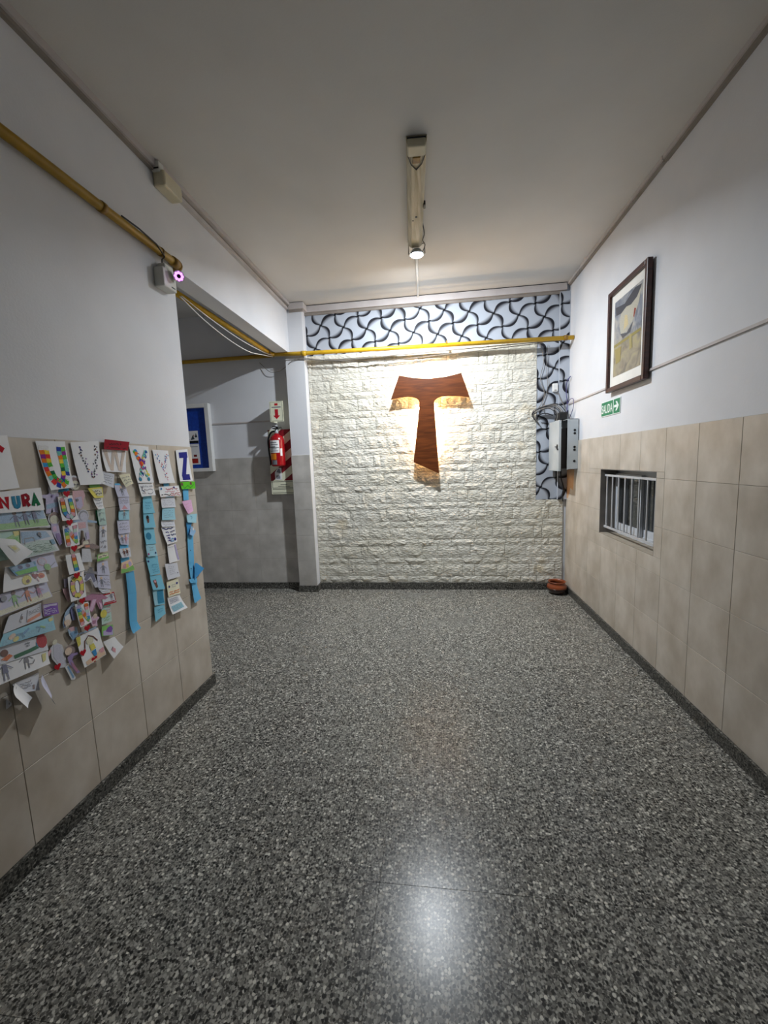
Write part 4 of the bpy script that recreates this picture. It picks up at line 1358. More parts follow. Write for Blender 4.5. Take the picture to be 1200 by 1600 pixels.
sh, o = card([(2.035, 1.567), (2.165, 1.565), (2.178, 1.378), (2.046, 1.382)], 'white card with letter Y made of tiny coloured dots', curl=0.014)
d = Draw(sh)
for path in ([(.18, .14), (.48, .56)], [(.84, .14), (.50, .56)], [(.50, .56), (.56, .90)]):
    for (u, v, a) in along(path, 0.012, sh):
        d.k = 0
        for q in range(2):
            d.circle(rp.choice([C['red'], C['sblue'], C['rose'], C['navy'], C['pink']]), (u + rp.uniform(-.09, .09), v + rp.uniform(-.02, .02)), 0.0042, 6)
d.done(o)

sh, o = card([(2.235, 1.569), (2.35, 1.578), (2.36, 1.381), (2.234, 1.384)], 'white card with a thick navy letter Z near the wall end', curl=0.010)
Draw(sh).stroke(C['navy'], 0.034, [(.20, .17), (.90, .17)]).stroke(C['navy'], 0.036, [(.72, .20), (.34, .86)]).stroke(C['navy'], 0.034, [(.22, .87), (.82, .87)]).done(o)


# ---- hanging chains of notes: one thing each, the notes are its parts
def chain(name, label, loc_note=None):
    return thing(name, label, 'paper chain', (0, 0, 0), 0, 'paper chains hanging under the letter cards')


def note(root, corners, col='white', off=0.008, curl=0.006, marks=None, name='note'):
    sh = Sheet(corners, off, curl)
    o = sh.build(name, C[col], root, 4, 5)
    if marks:
        d = Draw(sh)
        marks(d)
        d.done(o)
    return o


scr = lambda col, n=3, w=0.0016: (lambda d: d.scribble(C[col], .12, .15, .88, .85, n, w))
fig = lambda col, hh=0.05: (lambda d: d.person(.5, .88, hh, col))

# V chain
ch = chain('paper_chain', 'long chain of pale green and white notes hanging under the V card')
note(ch, [(1.603, 1.403), (1.66, 1.403), (1.657, 1.388), (1.601, 1.39)], 'grass', 0.006)
note(ch, [(1.588, 1.387), (1.668, 1.388), (1.661, 1.34), (1.61, 1.342)], 'yel', 0.012, 0.006, lambda d: d.fill(C['cream'], [(.2, .14), (.92, .12), (.92, .82), (.42, .86)]).scribble(C['ink'], .3, .25, .88, .72, 2, 0.003))
note(ch, [(1.609, 1.342), (1.662, 1.347), (1.656, 1.29), (1.622, 1.289)], 'white', 0.010, 0.008, scr('pencil'))
note(ch, [(1.626, 1.288), (1.67, 1.292), (1.666, 1.213), (1.626, 1.217)], 'mint', 0.008, 0.004, scr('pencil', 2))
note(ch, [(1.621, 1.285), (1.639, 1.287), (1.635, 1.218), (1.624, 1.215)], 'dgreen', 0.005, 0.002)
note(ch, [(1.629, 1.216), (1.669, 1.213), (1.651, 1.091), (1.608, 1.095)], 'grey', 0.009, 0.004, lambda d: d.person(.45, .45, .05, 'pencil').scribble(C['ink'], .1, .55, .9, .9, 2))
note(ch, [(1.592, 1.088), (1.652, 1.084), (1.649, 1.06), (1.585, 1.059)], 'grass', 0.014, 0.003, lambda d: d.fill(C['cream'], [(.05, .1), (.95, .06), (.95, .62), (.05, .66)]).scribble(C['ink'], .15, .15, .85, .55, 1, 0.003))
note(ch, [(1.592, 1.057), (1.65, 1.047), (1.649, 0.979), (1.581, 0.998)], 'lav', 0.008, 0.004, fig('pencil'))
note(ch, [(1.581, 0.997), (1.649, 0.978), (1.644, 0.913), (1.577, 0.939)], 'lav', 0.009, 0.004, lambda d: d.person(.3, .9, .05, 'pencil').scribble(C['pencil'], .5, .2, .95, .8, 3))
note(ch, [(1.577, 0.939), (1.639, 0.924), (1.636, 0.901), (1.593, 0.909)], 'grey', 0.010, 0.004, scr('pencil', 2))
note(ch, [(1.586, 0.904), (1.656, 0.897), (1.66, 0.843), (1.582, 0.855)], 'grey', 0.016, 0.004, lambda d: d.stroke(C['red'], 0.006, [(.04, .06), (.96, .06), (.96, .94), (.04, .94)]).person(.7, .75, .045, 'pencil').stroke(C['red'], 0.004, [(.1, .8), (.85, .8)]))
note(ch, [(1.582, 0.855), (1.632, 0.846), (1.624, 0.765), (1.566, 0.77)], 'mint', 0.012, 0.004, lambda d: d.circle(C['yel'], (.2, .45), .018).scribble(C['rose'], .5, .1, .95, .5, 3, 0.003).scribble(C['grass'], .2, .6, .9, .9, 2, 0.002))
note(ch, [(1.572, 0.762), (1.633, 0.744), (1.626, 0.695), (1.562, 0.718)], 'grass', 0.010, 0.004, lambda d: d.fill(C['lilac'], [(.1, .5), (.5, .4), (.95, .2), (.95, .95), (.1, .95)]).fill(C['purple'], [(.3, .55), (.5, .2), (.8, .05), (.95, .35), (.8, .7), (.5, .65)]))
note(ch, [(1.563, 0.692), (1.627, 0.688), (1.658, 0.623), (1.592, 0.596)], 'white', 0.016, 0.014, lambda d: d.fill(C['rose'], [(.2, .62), (.4, .52), (.5, .7), (.32, .85)]).stroke(C['ink'], .003, [(.22, .58), (.42, .5)]), 'folded_sheet')

# W chain
ch = chain('paper_chain', 'chain of pale drawings ending in a long blue ribbon under the W card')
note(ch, [(1.681, 1.459), (1.744, 1.443), (1.721, 1.379), (1.654, 1.404)], 'grey', 0.014, 0.008, scr('pencil', 4))
note(ch, [(1.771, 1.439), (1.84, 1.444), (1.845, 1.394), (1.796, 1.378)], 'cream', 0.014, 0.010, scr('pencil', 3))
note(ch, [(1.746, 1.399), (1.78, 1.398), (1.785, 1.387), (1.747, 1.388)], 'blue', 0.007, 0.002)
for k, (cc, col, mk) in enumerate((([(1.741, 1.391), (1.808, 1.388), (1.822, 1.329), (1.748, 1.333)], 'lav', fig('pencil')), ([(1.754, 1.332), (1.825, 1.329), (1.816, 1.264), (1.751, 1.269)], 'lav', lambda d: d.fill(C['rose'], [(.2, .9), (.45, .6), (.75, .9)]).scribble(C['pencil'], .1, .1, .9, .5, 3)),
                                   ([(1.75, 1.269), (1.816, 1.264), (1.806, 1.216), (1.737, 1.224)], 'pale', fig('pencil', .045)), ([(1.731, 1.223), (1.809, 1.216), (1.799, 1.153), (1.727, 1.157)], 'lav', scr('pencil', 3)), ([(1.727, 1.157), (1.799, 1.153), (1.78, 1.094), (1.733, 1.106)], 'lav', lambda d: d.person(.3, .9, .045, 'pencil').person(.68, .9, .045, 'rose')))):
    note(ch, cc, col, 0.009 + 0.001 * (k % 2), 0.005, mk)
note(ch, [(1.733, 1.104), (1.787, 1.095), (1.784, 1.074), (1.73, 1.085)], 'blue', 0.007, 0.002)
note(ch, [(1.72, 1.087), (1.79, 1.079), (1.785, 1.034), (1.725, 1.041)], 'grey', 0.012, 0.006, lambda d: d.person(.35, .9, .04, 'brown').person(.65, .85, .04, 'brown'))
note(ch, [(1.728, 1.041), (1.783, 1.033), (1.781, 1.02), (1.726, 1.013)], 'blue', 0.007, 0.002)
note(ch, [(1.723, 1.018), (1.785, 1.022), (1.798, 0.963), (1.707, 0.967)], 'peach', 0.014, 0.004, lambda d: d.fill(C['grass'], [(.02, .55), (.4, .7), (.98, .55), (.98, .98), (.02, .98)]).circle(C['rose'], (.3, .4), .012).circle(C['lilac'], (.75, .35), .012).circle(C['yel'], (.5, .45), .01))
note(ch, [(1.743, 0.961), (1.796, 0.959), (1.8, 0.841), (1.743, 0.849)], 'blue', 0.012, -0.002, None, 'ribbon')
note(ch, [(1.743, 0.849), (1.8, 0.841), (1.778, 0.703), (1.73, 0.712)], 'blue', 0.010, 0.003, None, 'ribbon')
note(ch, [(1.73, 0.712), (1.778, 0.703), (1.79, 0.66), (1.73, 0.656)], 'blue', 0.013, 0.010, None, 'ribbon')

# X chain
ch = chain('paper_chain', 'chain of light blue drawn notes hanging under the rainbow X card')
note(ch, [(1.892, 1.39), (1.999, 1.39), (2.001, 1.322), (1.898, 1.322)], 'white', 0.014, 0.008, lambda d: d.scribble(C['pencil'], .1, .15, .92, .9, 3, 0.0026).stroke(C['dblue'], .003, [(.2, .2), (.15, .5), (.3, .7)]))
pts_x = [([(1.922, 1.322), (1.984, 1.32), (1.991, 1.226), (1.902, 1.234)], 'cyan', lambda d: d.scribble(C['teal'], .2, .3, .8, .8, 3)),
         ([(1.907, 1.234), (1.981, 1.227), (1.982, 1.149), (1.897, 1.157)], 'cyan', lambda d: d.circle(C['black'], (.36, .28), .011).fill(C['brown'], [(.25, .4), (.5, .38), (.45, .65), (.32, .66)])),
         ([(1.901, 1.157), (1.978, 1.147), (1.975, 1.06), (1.898, 1.071)], 'cyan', lambda d: d.circle(C['teal'], (.35, .5), .02)),
         ([(1.899, 1.071), (1.971, 1.06), (1.971, 0.995), (1.9, 1.005)], 'pale', lambda d: d.circle(C['mag'], (.12, .8), .006).circle(C['dblue'], (.85, .75), .006).scribble(C['pencil'], .3, .2, .8, .6, 2)),
         ([(1.893, 1.005), (1.982, 0.991), (1.98, 0.892), (1.904, 0.9)], 'cyan', lambda d: d.circle(C['dblue'], (.12, .24), .006).scribble(C['teal'], .3, .4, .9, .9, 4)),
         ([(1.904, 0.9), (1.991, 0.883), (2.004, 0.797), (1.908, 0.821)], 'cyan', lambda d: d.fill(C['brown'], [(.16, .35), (.42, .28), (.46, .8), (.3, .9)]).circle(C['rose'], (.32, .42), .008)),
         ([(1.914, 0.818), (2, 0.798), (1.991, 0.715), (1.911, 0.733)], 'cyan', lambda d: d.fill(C['pale'], [(0, 0), (.35, 0), (.28, 1), (0, 1)]).fill(C['teal'], [(.35, .1), (.9, .05), (.95, .9), (.34, .9)])),
         ([(1.912, 0.727), (1.99, 0.711), (1.988, 0.66), (1.901, 0.647)], 'cyan', lambda d: d.scribble(C['teal'], .3, .2, .8, .6, 2))]
for k, (cc, col, mk) in enumerate(pts_x):
    note(ch, cc, col, 0.009 + 0.002 * (k % 2), 0.006, mk)

# Y chain
ch = chain('paper_chain', 'chain of white and grey written notes hanging under the dotted Y card')
note(ch, [(2.095, 1.38), (2.142, 1.378), (2.139, 1.361), (2.094, 1.362)], 'blue', 0.006, 0.002)
note(ch, [(2.042, 1.364), (2.218, 1.361), (2.222, 1.3), (2.043, 1.307)], 'white', 0.014, 0.005, lambda d: d.scribble(C['red'], .3, .1, .9, .4, 1, 0.004).scribble(C['rose'], .25, .38, .95, .6, 1, 0.004).scribble(C['black'], .06, .7, .5, .95, 1, 0.004).scribble(C['red'], .5, .65, .97, .95, 2, 0.003).circle(C['sblue'], (.1, .2), .006).circle(C['navy'], (.72, .14), .006))
note(ch, [(2.102, 1.307), (2.173, 1.303), (2.172, 1.292), (2.1, 1.297)], 'blue', 0.006, 0.001)
for k, (cc, col, mk) in enumerate((([(2.059, 1.303), (2.177, 1.295), (2.169, 1.238), (2.05, 1.246)], 'grey', scr('pencil', 3, 0.0012)), ([(2.059, 1.244), (2.165, 1.236), (2.152, 1.166), (2.039, 1.179)], 'pale', scr('pencil', 4, 0.0012)), ([(2.039, 1.177), (2.153, 1.163), (2.147, 1.127), (2.033, 1.142)], 'grey', scr('pencil', 2, 0.0012)),
                                   ([(2.031, 1.14), (2.151, 1.125), (2.147, 1.037), (2.059, 1.037)], 'white', lambda d: d.scribble(C['dblue'], .05, .02, .97, .18, 1, 0.006).scribble(C['navy'], .2, .25, .45, .9, 4, 0.004).scribble(C['dblue'], .55, .2, .95, .6, 2, 0.005).scribble(C['sblue'], .4, .65, .7, .95, 2, 0.004).circle(C['navy'], (.82, .8), .010)),
                                   ([(2.069, 1.041), (2.141, 1.033), (2.153, 0.923), (2.063, 0.927)], 'white', lambda d: d.scribble(C['pencil'], .1, .05, .7, .25, 2, 0.0012).fill(C['lilac'], [(.8, .1), (1, .1), (1, .95), (.82, .95)])),
                                   ([(2.031, 0.932), (2.137, 0.913), (2.142, 0.829), (2.032, 0.839)], 'grey', lambda d: d.scribble(C['pencil'], .2, .15, .75, .75, 5, 0.0012).circle(C['ink'], (.85, .7), .004)),
                                   ([(2.031, 0.829), (2.135, 0.82), (2.132, 0.729), (2.026, 0.741)], 'cream', lambda d: d.scribble(C['pencil'], .35, .25, .7, .5, 2, 0.002).circle(C['dblue'], (.16, .36), .007).heart(C['navy'], (.82, .28), .009).scribble(C['orange'], .1, .65, .95, .92, 2, 0.004)),
                                   ([(2.021, 0.74), (2.126, 0.725), (2.163, 0.629), (2.028, 0.638)], 'white', lambda d: d.fill(C['grey'], [(.1, .1), (.8, .08), (.8, .4), (.1, .42)]).scribble(C['pencil'], .1, .1, .7, .4, 3, 0.002).fill(C['pale'], [(.1, .55), (.85, .5), (.85, .85), (.12, .9)]).scribble(C['pencil'], .15, .58, .8, .85, 4, 0.0012)))):
    note(ch, cc, col, 0.009 + 0.002 * (k % 2), 0.007 if k < 7 else 0.018, mk)

# Z chain
ch = chain('paper_chain', 'blue ribbon chain with green, pink and cyan notes under the Z card')
note(ch, [(2.238, 1.38), (2.387, 1.376), (2.382, 1.331), (2.242, 1.337)], 'green', 0.012, 0.004, lambda d: d.circle(C['brown'], (.08, .3), .011).circle(C['brown'], (.68, .25), .011).stroke(C['dgreen'], .003, [(.1, .4), (.2, .9), (.45, .5), (.6, .85), (.9, .4)]))
note(ch, [(2.265, 1.336), (2.321, 1.333), (2.311, 1.266), (2.26, 1.267)], 'blue', 0.006, 0.002, None, 'ribbon')
note(ch, [(2.237, 1.264), (2.331, 1.265), (2.331, 1.194), (2.273, 1.182)], 'pink', 0.012, 0.008, scr('rose', 3))
note(ch, [(2.269, 1.18), (2.378, 1.171), (2.351, 1.115), (2.263, 1.133)], 'pale', 0.012, 0.006, lambda d: d.stroke(C['teal'], .004, [(.35, .2), (.5, .35), (.45, .6)]))
note(ch, [(2.263, 1.133), (2.324, 1.125), (2.288, 1.08), (2.265, 1.045)], 'sblue', 0.008, 0.004)
note(ch, [(2.3, 1.105), (2.338, 1.064), (2.302, 1.039), (2.261, 1.058)], 'sky', 0.018, 0.006, lambda d: d.circle(C['white'], (.4, .15), .008))
note(ch, [(2.263, 1.084), (2.325, 1.075), (2.301, 0.873), (2.247, 0.881)], 'blue', 0.008, 0.002, lambda d: d.circle(C['ink'], (.4, .62), .004), 'ribbon')
note(ch, [(2.247, 0.881), (2.301, 0.873), (2.303, 0.742), (2.253, 0.754)], 'blue', 0.008, 0.003, lambda d: d.circle(C['ink'], (.3, .28), .004), 'ribbon')
note(ch, [(2.253, 0.754), (2.303, 0.742), (2.319, 0.632), (2.252, 0.623)], 'blue', 0.011, 0.010, None, 'ribbon')
note(ch, [(2.294, 0.869), (2.316, 0.865), (2.378, 0.813), (2.27, 0.769)], 'sblue', 0.018, 0.006, None, 'leaf')
note(ch, [(2.221, 0.786), (2.301, 0.771), (2.298, 0.743), (2.231, 0.759)], 'blue', 0.018, 0.002, None, 'bow')

# ---- UNION chain with paper dolls
un = thing('paper_chain', 'chain of small cards spelling UNION with red hearts and paper dolls', 'paper chain', (0, 0, 0), 0, 'paper chains hanging under the letter cards')
note(un, [(1.445, 1.392), (1.502, 1.395), (1.498, 1.38), (1.444, 1.38)], 'teal', 0.006, 0.002)
RB = [C['rose'], C['orange'], C['yel'], C['grass'], C['sblue'], C['lilac'], C['mint']]


def union_card(corners, ch_, off):
    sh = Sheet(corners, off, 0.006)
    o = sh.build('letter_note', C['white'], un, 5, 6)
    d = Draw(sh)
    paths = {'U': [[(.24, .14), (.24, .62), (.34, .8), (.52, .86), (.72, .78), (.78, .60), (.76, .14)]], 'N': [[(.22, .88), (.20, .14), (.78, .84), (.78, .12)]], 'I': [[(.5, .10), (.5, .90)]],
             'O': [[(.5, .14), (.26, .24), (.20, .5), (.28, .76), (.5, .86), (.74, .76), (.80, .5), (.72, .24), (.5, .14)]]}[ch_]
    for path in paths:
        d.stroke(C['ink'], 0.0235, path)
        kk = d.k
        for k, (u, v, a) in enumerate(along(path, 0.0145, sh)):
            d.k = kk
            c_, s_ = math.cos(a) * .0075, math.sin(a) * .0075
            n_x, n_y = -math.sin(a) * .0088, math.cos(a) * .0088
            d.fill(RB[k % 7] if ch_ != 'O' else (C['yel'], C['yel'], C['rose'])[k % 3], [(u + (c_ + n_x) / sh.w, v + (s_ + n_y) / sh.h), (u + (c_ - n_x) / sh.w, v + (s_ - n_y) / sh.h), (u + (-c_ - n_x) / sh.w, v + (-s_ - n_y) / sh.h), (u + (-c_ + n_x) / sh.w, v + (-s_ + n_y) / sh.h)])
    d.done(o)


union_card([(1.438, 1.362), (1.504, 1.364), (1.514, 1.259), (1.439, 1.264)], 'U', 0.016)
union_card([(1.442, 1.243), (1.512, 1.249), (1.503, 1.154), (1.438, 1.155)], 'N', 0.016)
union_card([(1.437, 1.122), (1.504, 1.118), (1.512, 1.04), (1.436, 1.04)], 'I', 0.016)
union_card([(1.433, 1.031), (1.511, 1.037), (1.501, 0.926), (1.428, 0.927)], 'O', 0.016)
union_card([(1.447, 0.91), (1.512, 0.899), (1.51, 0.808), (1.452, 0.807)], 'N', 0.018)


def cutout(parent, polys, off, name='paper_doll'):
    """cut-out paper figure: list of (colour, polygon on the wall); later pieces lie on top"""
    mb = MB()
    for k, (col, poly) in enumerate(polys):
        d = off + 0.0005 * k
        n = len(poly)
        area = sum(poly[i][0] * poly[(i + 1) % n][1] - poly[(i + 1) % n][0] * poly[i][1] for i in range(n))
        if area < 0:
            poly = poly[::-1]
        vs = [(XL + d, y, z) for y, z in poly] + [(XL + d - 0.0006, y, z) for y, z in poly]
        fs = [tuple(t) for t in tessellate_polygon([[Vector((q[0], q[1], 0)) for q in poly]])]
        out = []
        for t in fs:
            a, b, c = [poly[i] for i in t]
            cr = (b[0] - a[0]) * (c[1] - a[1]) - (b[1] - a[1]) * (c[0] - a[0])
            out.append(t if cr > 0 else t[::-1])
        out += [(i, n + i, n + (i + 1) % n, (i + 1) % n) for i in range(n)]
        mb.add(vs, out, C[col] if name == 'paper_heart' else soft(C[col], 0.25))
    return mb.build(name, M['ink'], parent)


def disc(c, r, n=12, sz=1.0):
    return [(c[0] + r * math.cos(2 * PI * k / n), c[1] + r * sz * math.sin(2 * PI * k / n)) for k in range(n)]


def hearts(c, r, off=0.024):
    pts = []
    for k in range(16):
        t = 2 * PI * k / 16
        pts.append((c[0] + r * 0.062 * 16 * math.sin(t) ** 3, c[1] + r * 0.062 * (13 * math.cos(t) - 5 * math.cos(2 * t) - 2 * math.cos(3 * t) - math.cos(4 * t))))
    return cutout(un, [('red', pts)], off, 'paper_heart')


for c_ in ((1.472, 1.372), (1.468, 1.254), (1.473, 1.144), (1.469, 1.029), (1.478, 0.915), (1.484, 0.791), (1.449, 0.697), (1.499, 0.642)):
    hearts(c_, 0.0155)
hearts((1.344, 0.689), 0.015, 0.010)
# dolls: left upper
cutout(un, [('lilac', [(1.378, 1.375), (1.406, 1.375), (1.415, 1.385), (1.448, 1.383), (1.451, 1.369), (1.438, 1.292), (1.418, 1.293), (1.416, 1.322), (1.404, 1.297), (1.385, 1.301), (1.395, 1.359), (1.377, 1.366)]), ('grey', disc((1.431, 1.394), 0.022)), ('sky', [(1.394, 1.336), (1.444, 1.342), (1.441, 1.323), (1.389, 1.318)]), ('lilac', [(1.389, 1.318), (1.41, 1.319), (1.404, 1.3), (1.386, 1.303)]), ('pencil', [(1.421, 1.403), (1.443, 1.403), (1.44, 1.396), (1.423, 1.396)]), ('purple', [(1.419, 1.372), (1.426, 1.372), (1.424, 1.362), (1.419, 1.362)])], 0.008)
# right upper (girl in pink)
cutout(un, [('grey', disc((1.528, 1.415), 0.031)), ('brown', disc((1.527, 1.413), 0.025)), ('cream', disc((1.531, 1.404), 0.020)), ('rose', [(1.512, 1.38), (1.565, 1.38), (1.571, 1.355), (1.56, 1.339), (1.558, 1.314), (1.538, 1.299), (1.52, 1.306), (1.509, 1.344)]), ('lilac', [(1.519, 1.351), (1.551, 1.354), (1.553, 1.315), (1.539, 1.301), (1.523, 1.31)]), ('black', disc((1.526, 1.407), 0.004)), ('black', disc((1.539, 1.406), 0.004)), ('ink', [(1.53, 1.398), (1.539, 1.398), (1.537, 1.395), (1.531, 1.394)]), ('ink', disc((1.528, 1.341), 0.006))], 0.010)
# left second (girl in purple)
cutout(un, [('grey', [(1.349, 1.255), (1.4, 1.255), (1.398, 1.244), (1.352, 1.249)]), ('grey', disc((1.417, 1.277), 0.027)), ('brown', disc((1.419, 1.281), 0.023)), ('cream', disc((1.415, 1.273), 0.018)), ('lilac', [(1.399, 1.259), (1.429, 1.256), (1.432, 1.218), (1.438, 1.173), (1.422, 1.167), (1.405, 1.207), (1.397, 1.232)]), ('pink', [(1.403, 1.247), (1.419, 1.246), (1.418, 1.225), (1.402, 1.226)]), ('purple', [(1.413, 1.218), (1.427, 1.217), (1.435, 1.178), (1.425, 1.17), (1.414, 1.198)])], 0.009)
# right second (boy with blue sleeves)
cutout(un, [('sky', [(1.488, 1.257), (1.527, 1.257), (1.567, 1.252), (1.616, 1.236), (1.612, 1.229), (1.563, 1.24), (1.521, 1.246), (1.489, 1.251)]), ('lav', disc((1.549, 1.27), 0.028)), ('pencil', disc((1.55, 1.272), 0.022)), ('lav', disc((1.549, 1.267), 0.019)), ('lav', [(1.515, 1.251), (1.564, 1.248), (1.564, 1.165), (1.542, 1.163), (1.538, 1.208), (1.525, 1.21), (1.515, 1.171), (1.499, 1.177)]), ('rose', [(1.516, 1.245), (1.554, 1.243), (1.553, 1.218), (1.517, 1.218)]), ('teal', [(1.505, 1.205), (1.518, 1.205), (1.515, 1.175), (1.502, 1.179)]), ('lilac', [(1.547, 1.198), (1.563, 1.197), (1.563, 1.169), (1.547, 1.168)])], 0.011)
# right third (brown sleeves, white skirt)
cutout(un, [('grey', [(1.523, 1.131), (1.563, 1.126), (1.566, 1.063), (1.514, 1.073)]), ('brown', disc((1.546, 1.156), 0.021)), ('cream', disc((1.545, 1.15), 0.015)), ('peach', [(1.503, 1.145), (1.535, 1.149), (1.536, 1.14), (1.499, 1.134)]), ('brown', [(1.535, 1.147), (1.579, 1.142), (1.614, 1.122), (1.605, 1.113), (1.566, 1.123), (1.535, 1.132)]), ('orange', [(1.539, 1.142), (1.563, 1.139), (1.561, 1.129), (1.54, 1.133)])], 0.009)
# dark boy with wide arms
cutout(un, [('lav', [(1.494, 1.038), (1.58, 1.013), (1.581, 1.001), (1.563, 1.008), (1.575, 0.966), (1.578, 0.943), (1.561, 0.946), (1.544, 0.992), (1.517, 0.986), (1.502, 0.995), (1.525, 1.019), (1.496, 1.031)]), ('dblue', [(1.533, 1.029), (1.561, 1.021), (1.568, 0.975), (1.557, 0.971), (1.545, 1.004), (1.523, 0.989), (1.512, 0.997)]), ('ink', disc((1.547, 1.028), 0.013)), ('ink', [(1.496, 1.037), (1.582, 1.01), (1.581, 1.005), (1.496, 1.032)]), ('ink', [(1.536, 1.049), (1.564, 1.037), (1.561, 1.034), (1.537, 1.045)])], 0.012)
# magenta figure with spread arms
cutout(un, [('mag', [(1.492, 0.925), (1.538, 0.928), (1.566, 0.922), (1.619, 0.879), (1.606, 0.875), (1.578, 0.888), (1.581, 0.849), (1.575, 0.839), (1.563, 0.846), (1.55, 0.883), (1.533, 0.853), (1.52, 0.848), (1.509, 0.861), (1.526, 0.899), (1.502, 0.906)]), ('pink', [(1.534, 0.901), (1.553, 0.896), (1.542, 0.878), (1.527, 0.855), (1.516, 0.853), (1.513, 0.865)]), ('pink', [(1.562, 0.881), (1.578, 0.865), (1.577, 0.843), (1.569, 0.845)]), ('brown', [(1.508, 0.943), (1.582, 0.916), (1.581, 0.91), (1.507, 0.936)])], 0.018)
# blue scraps and rose figure around the second N
cutout(un, [('sky', [(1.409, 0.89), (1.452, 0.92), (1.458, 0.904), (1.421, 0.877), (1.405, 0.837), (1.394, 0.827), (1.392, 0.852)]), ('navy', [(1.429, 0.892), (1.441, 0.904), (1.448, 0.876), (1.449, 0.842), (1.433, 0.844)]), ('navy', [(1.402, 0.866), (1.41, 0.876), (1.401, 0.835), (1.394, 0.833)]), ('peach', disc((1.413, 0.848), 0.017)), ('white', [(1.404, 0.874), (1.426, 0.879), (1.428, 0.846), (1.4, 0.827)]), ('peach', disc((1.411, 0.845), 0.013)), ('navy', [(1.43, 0.889), (1.44, 0.902), (1.447, 0.876), (1.448, 0.844), (1.434, 0.845)])], 0.008, 'paper_scrap')
cutout(un, [('sky', [(1.407, 0.817), (1.45, 0.811), (1.452, 0.779), (1.424, 0.762), (1.412, 0.788)]), ('rose', [(1.412, 0.821), (1.437, 0.819), (1.439, 0.8), (1.42, 0.803)]), ('sblue', [(1.416, 0.798), (1.446, 0.796), (1.448, 0.782), (1.426, 0.766)])], 0.010, 'paper_scrap')
cutout(un, [('rose', [(1.413, 0.988), (1.437, 0.985), (1.446, 0.941), (1.428, 0.927), (1.415, 0.97)]), ('lilac', [(1.423, 1.026), (1.443, 1.024), (1.431, 0.992), (1.421, 0.991)])], 0.007, 'paper_scrap')
cutout(un, [('pink', [(1.522, 0.82), (1.543, 0.829), (1.566, 0.805), (1.55, 0.796), (1.55, 0.771), (1.533, 0.781), (1.526, 0.779), (1.519, 0.799)]), ('peach', disc((1.544, 0.821), 0.011)), ('mag', [(1.527, 0.806), (1.545, 0.802), (1.54, 0.788), (1.527, 0.791)])], 0.010)
cutout(un, [('sky', [(1.545, 0.766), (1.557, 0.748), (1.564, 0.717), (1.555, 0.716), (1.545, 0.739)]), ('sky', [(1.452, 0.78), (1.504, 0.774), (1.543, 0.772), (1.545, 0.765), (1.487, 0.769), (1.453, 0.772)])], 0.009, 'paper_scrap')
note(un, [(1.432, 0.769), (1.545, 0.767), (1.561, 0.633), (1.447, 0.629)], 'white', 0.016, 0.008, lambda d: d.fill(C['yel'], [(0, 0), (.18, 0), (.12, .25), (0, .3)]).fill(C['peach'], [(.1, .85), (.98, .72), (.98, .98), (.12, .98)]).fill(C['rose'], [(.75, .72), (.98, .70), (.98, .85), (.8, .86)]).circle(C['cream'], (.5, .28), .018).stroke(C['brown'], .005, [(.22, .45), (.3, .22), (.5, .10), (.68, .2), (.82, .4)]).fill(C['yel'], [(.42, .42), (.62, .40), (.66, .6), (.44, .62)]).fill(C['sblue'], [(.44, .64), (.64, .62), (.62, .82), (.5, .84)]), 'drawn_sheet')
# lowest left figure with a purple arch
cutout(un, [('grey', [(1.326, 0.776), (1.351, 0.789), (1.375, 0.766), (1.381, 0.739), (1.386, 0.681), (1.375, 0.67), (1.354, 0.678), (1.326, 0.732)]), ('lav', [(1.34, 0.781), (1.367, 0.77), (1.378, 0.689), (1.356, 0.683), (1.334, 0.735)]), ('cream', disc((1.347, 0.791), 0.010)), ('rose', [(1.311, 0.764), (1.326, 0.772), (1.328, 0.762), (1.315, 0.746)])], 0.009, 'paper_scrap')
cutout(un, [('brown', [(1.385, 0.75), (1.402, 0.752), (1.424, 0.731), (1.424, 0.713), (1.396, 0.71), (1.385, 0.727)]), ('peach', disc((1.395, 0.729), 0.016)), ('purple', [(1.386, 0.706), (1.406, 0.714), (1.435, 0.705), (1.432, 0.697), (1.414, 0.699), (1.405, 0.687), (1.415, 0.651), (1.433, 0.618), (1.418, 0.619), (1.398, 0.66), (1.389, 0.683)]), ('mag', [(1.397, 0.682), (1.409, 0.668), (1.424, 0.63), (1.417, 0.626), (1.402, 0.658)])], 0.013)
cutout(un, [('white', [(1.373, 0.673), (1.387, 0.673), (1.413, 0.605), (1.409, 0.598), (1.393, 0.605)]), ('sblue', [(1.382, 0.669), (1.389, 0.667), (1.408, 0.61), (1.4, 0.607)])], 0.010, 'paper_scrap')


# ---- the sheaf of drawings at the far left
def drawing(corners, label, col, off, curl, marks):
    sh = Sheet(corners, off, curl, 0.002)
    o = sh.build('drawing_sheet', C[col], None, 8, 6)
    tag(o, label, 'drawing', 'children drawings in the left sheaf')
    d = Draw(sh)
    marks(d)
    if 'NURA' not in label:
        d.pale = 0.12 if 'caterpillar' in label else 0.30
    if d.mb.v:
        d.done(o)
    return o


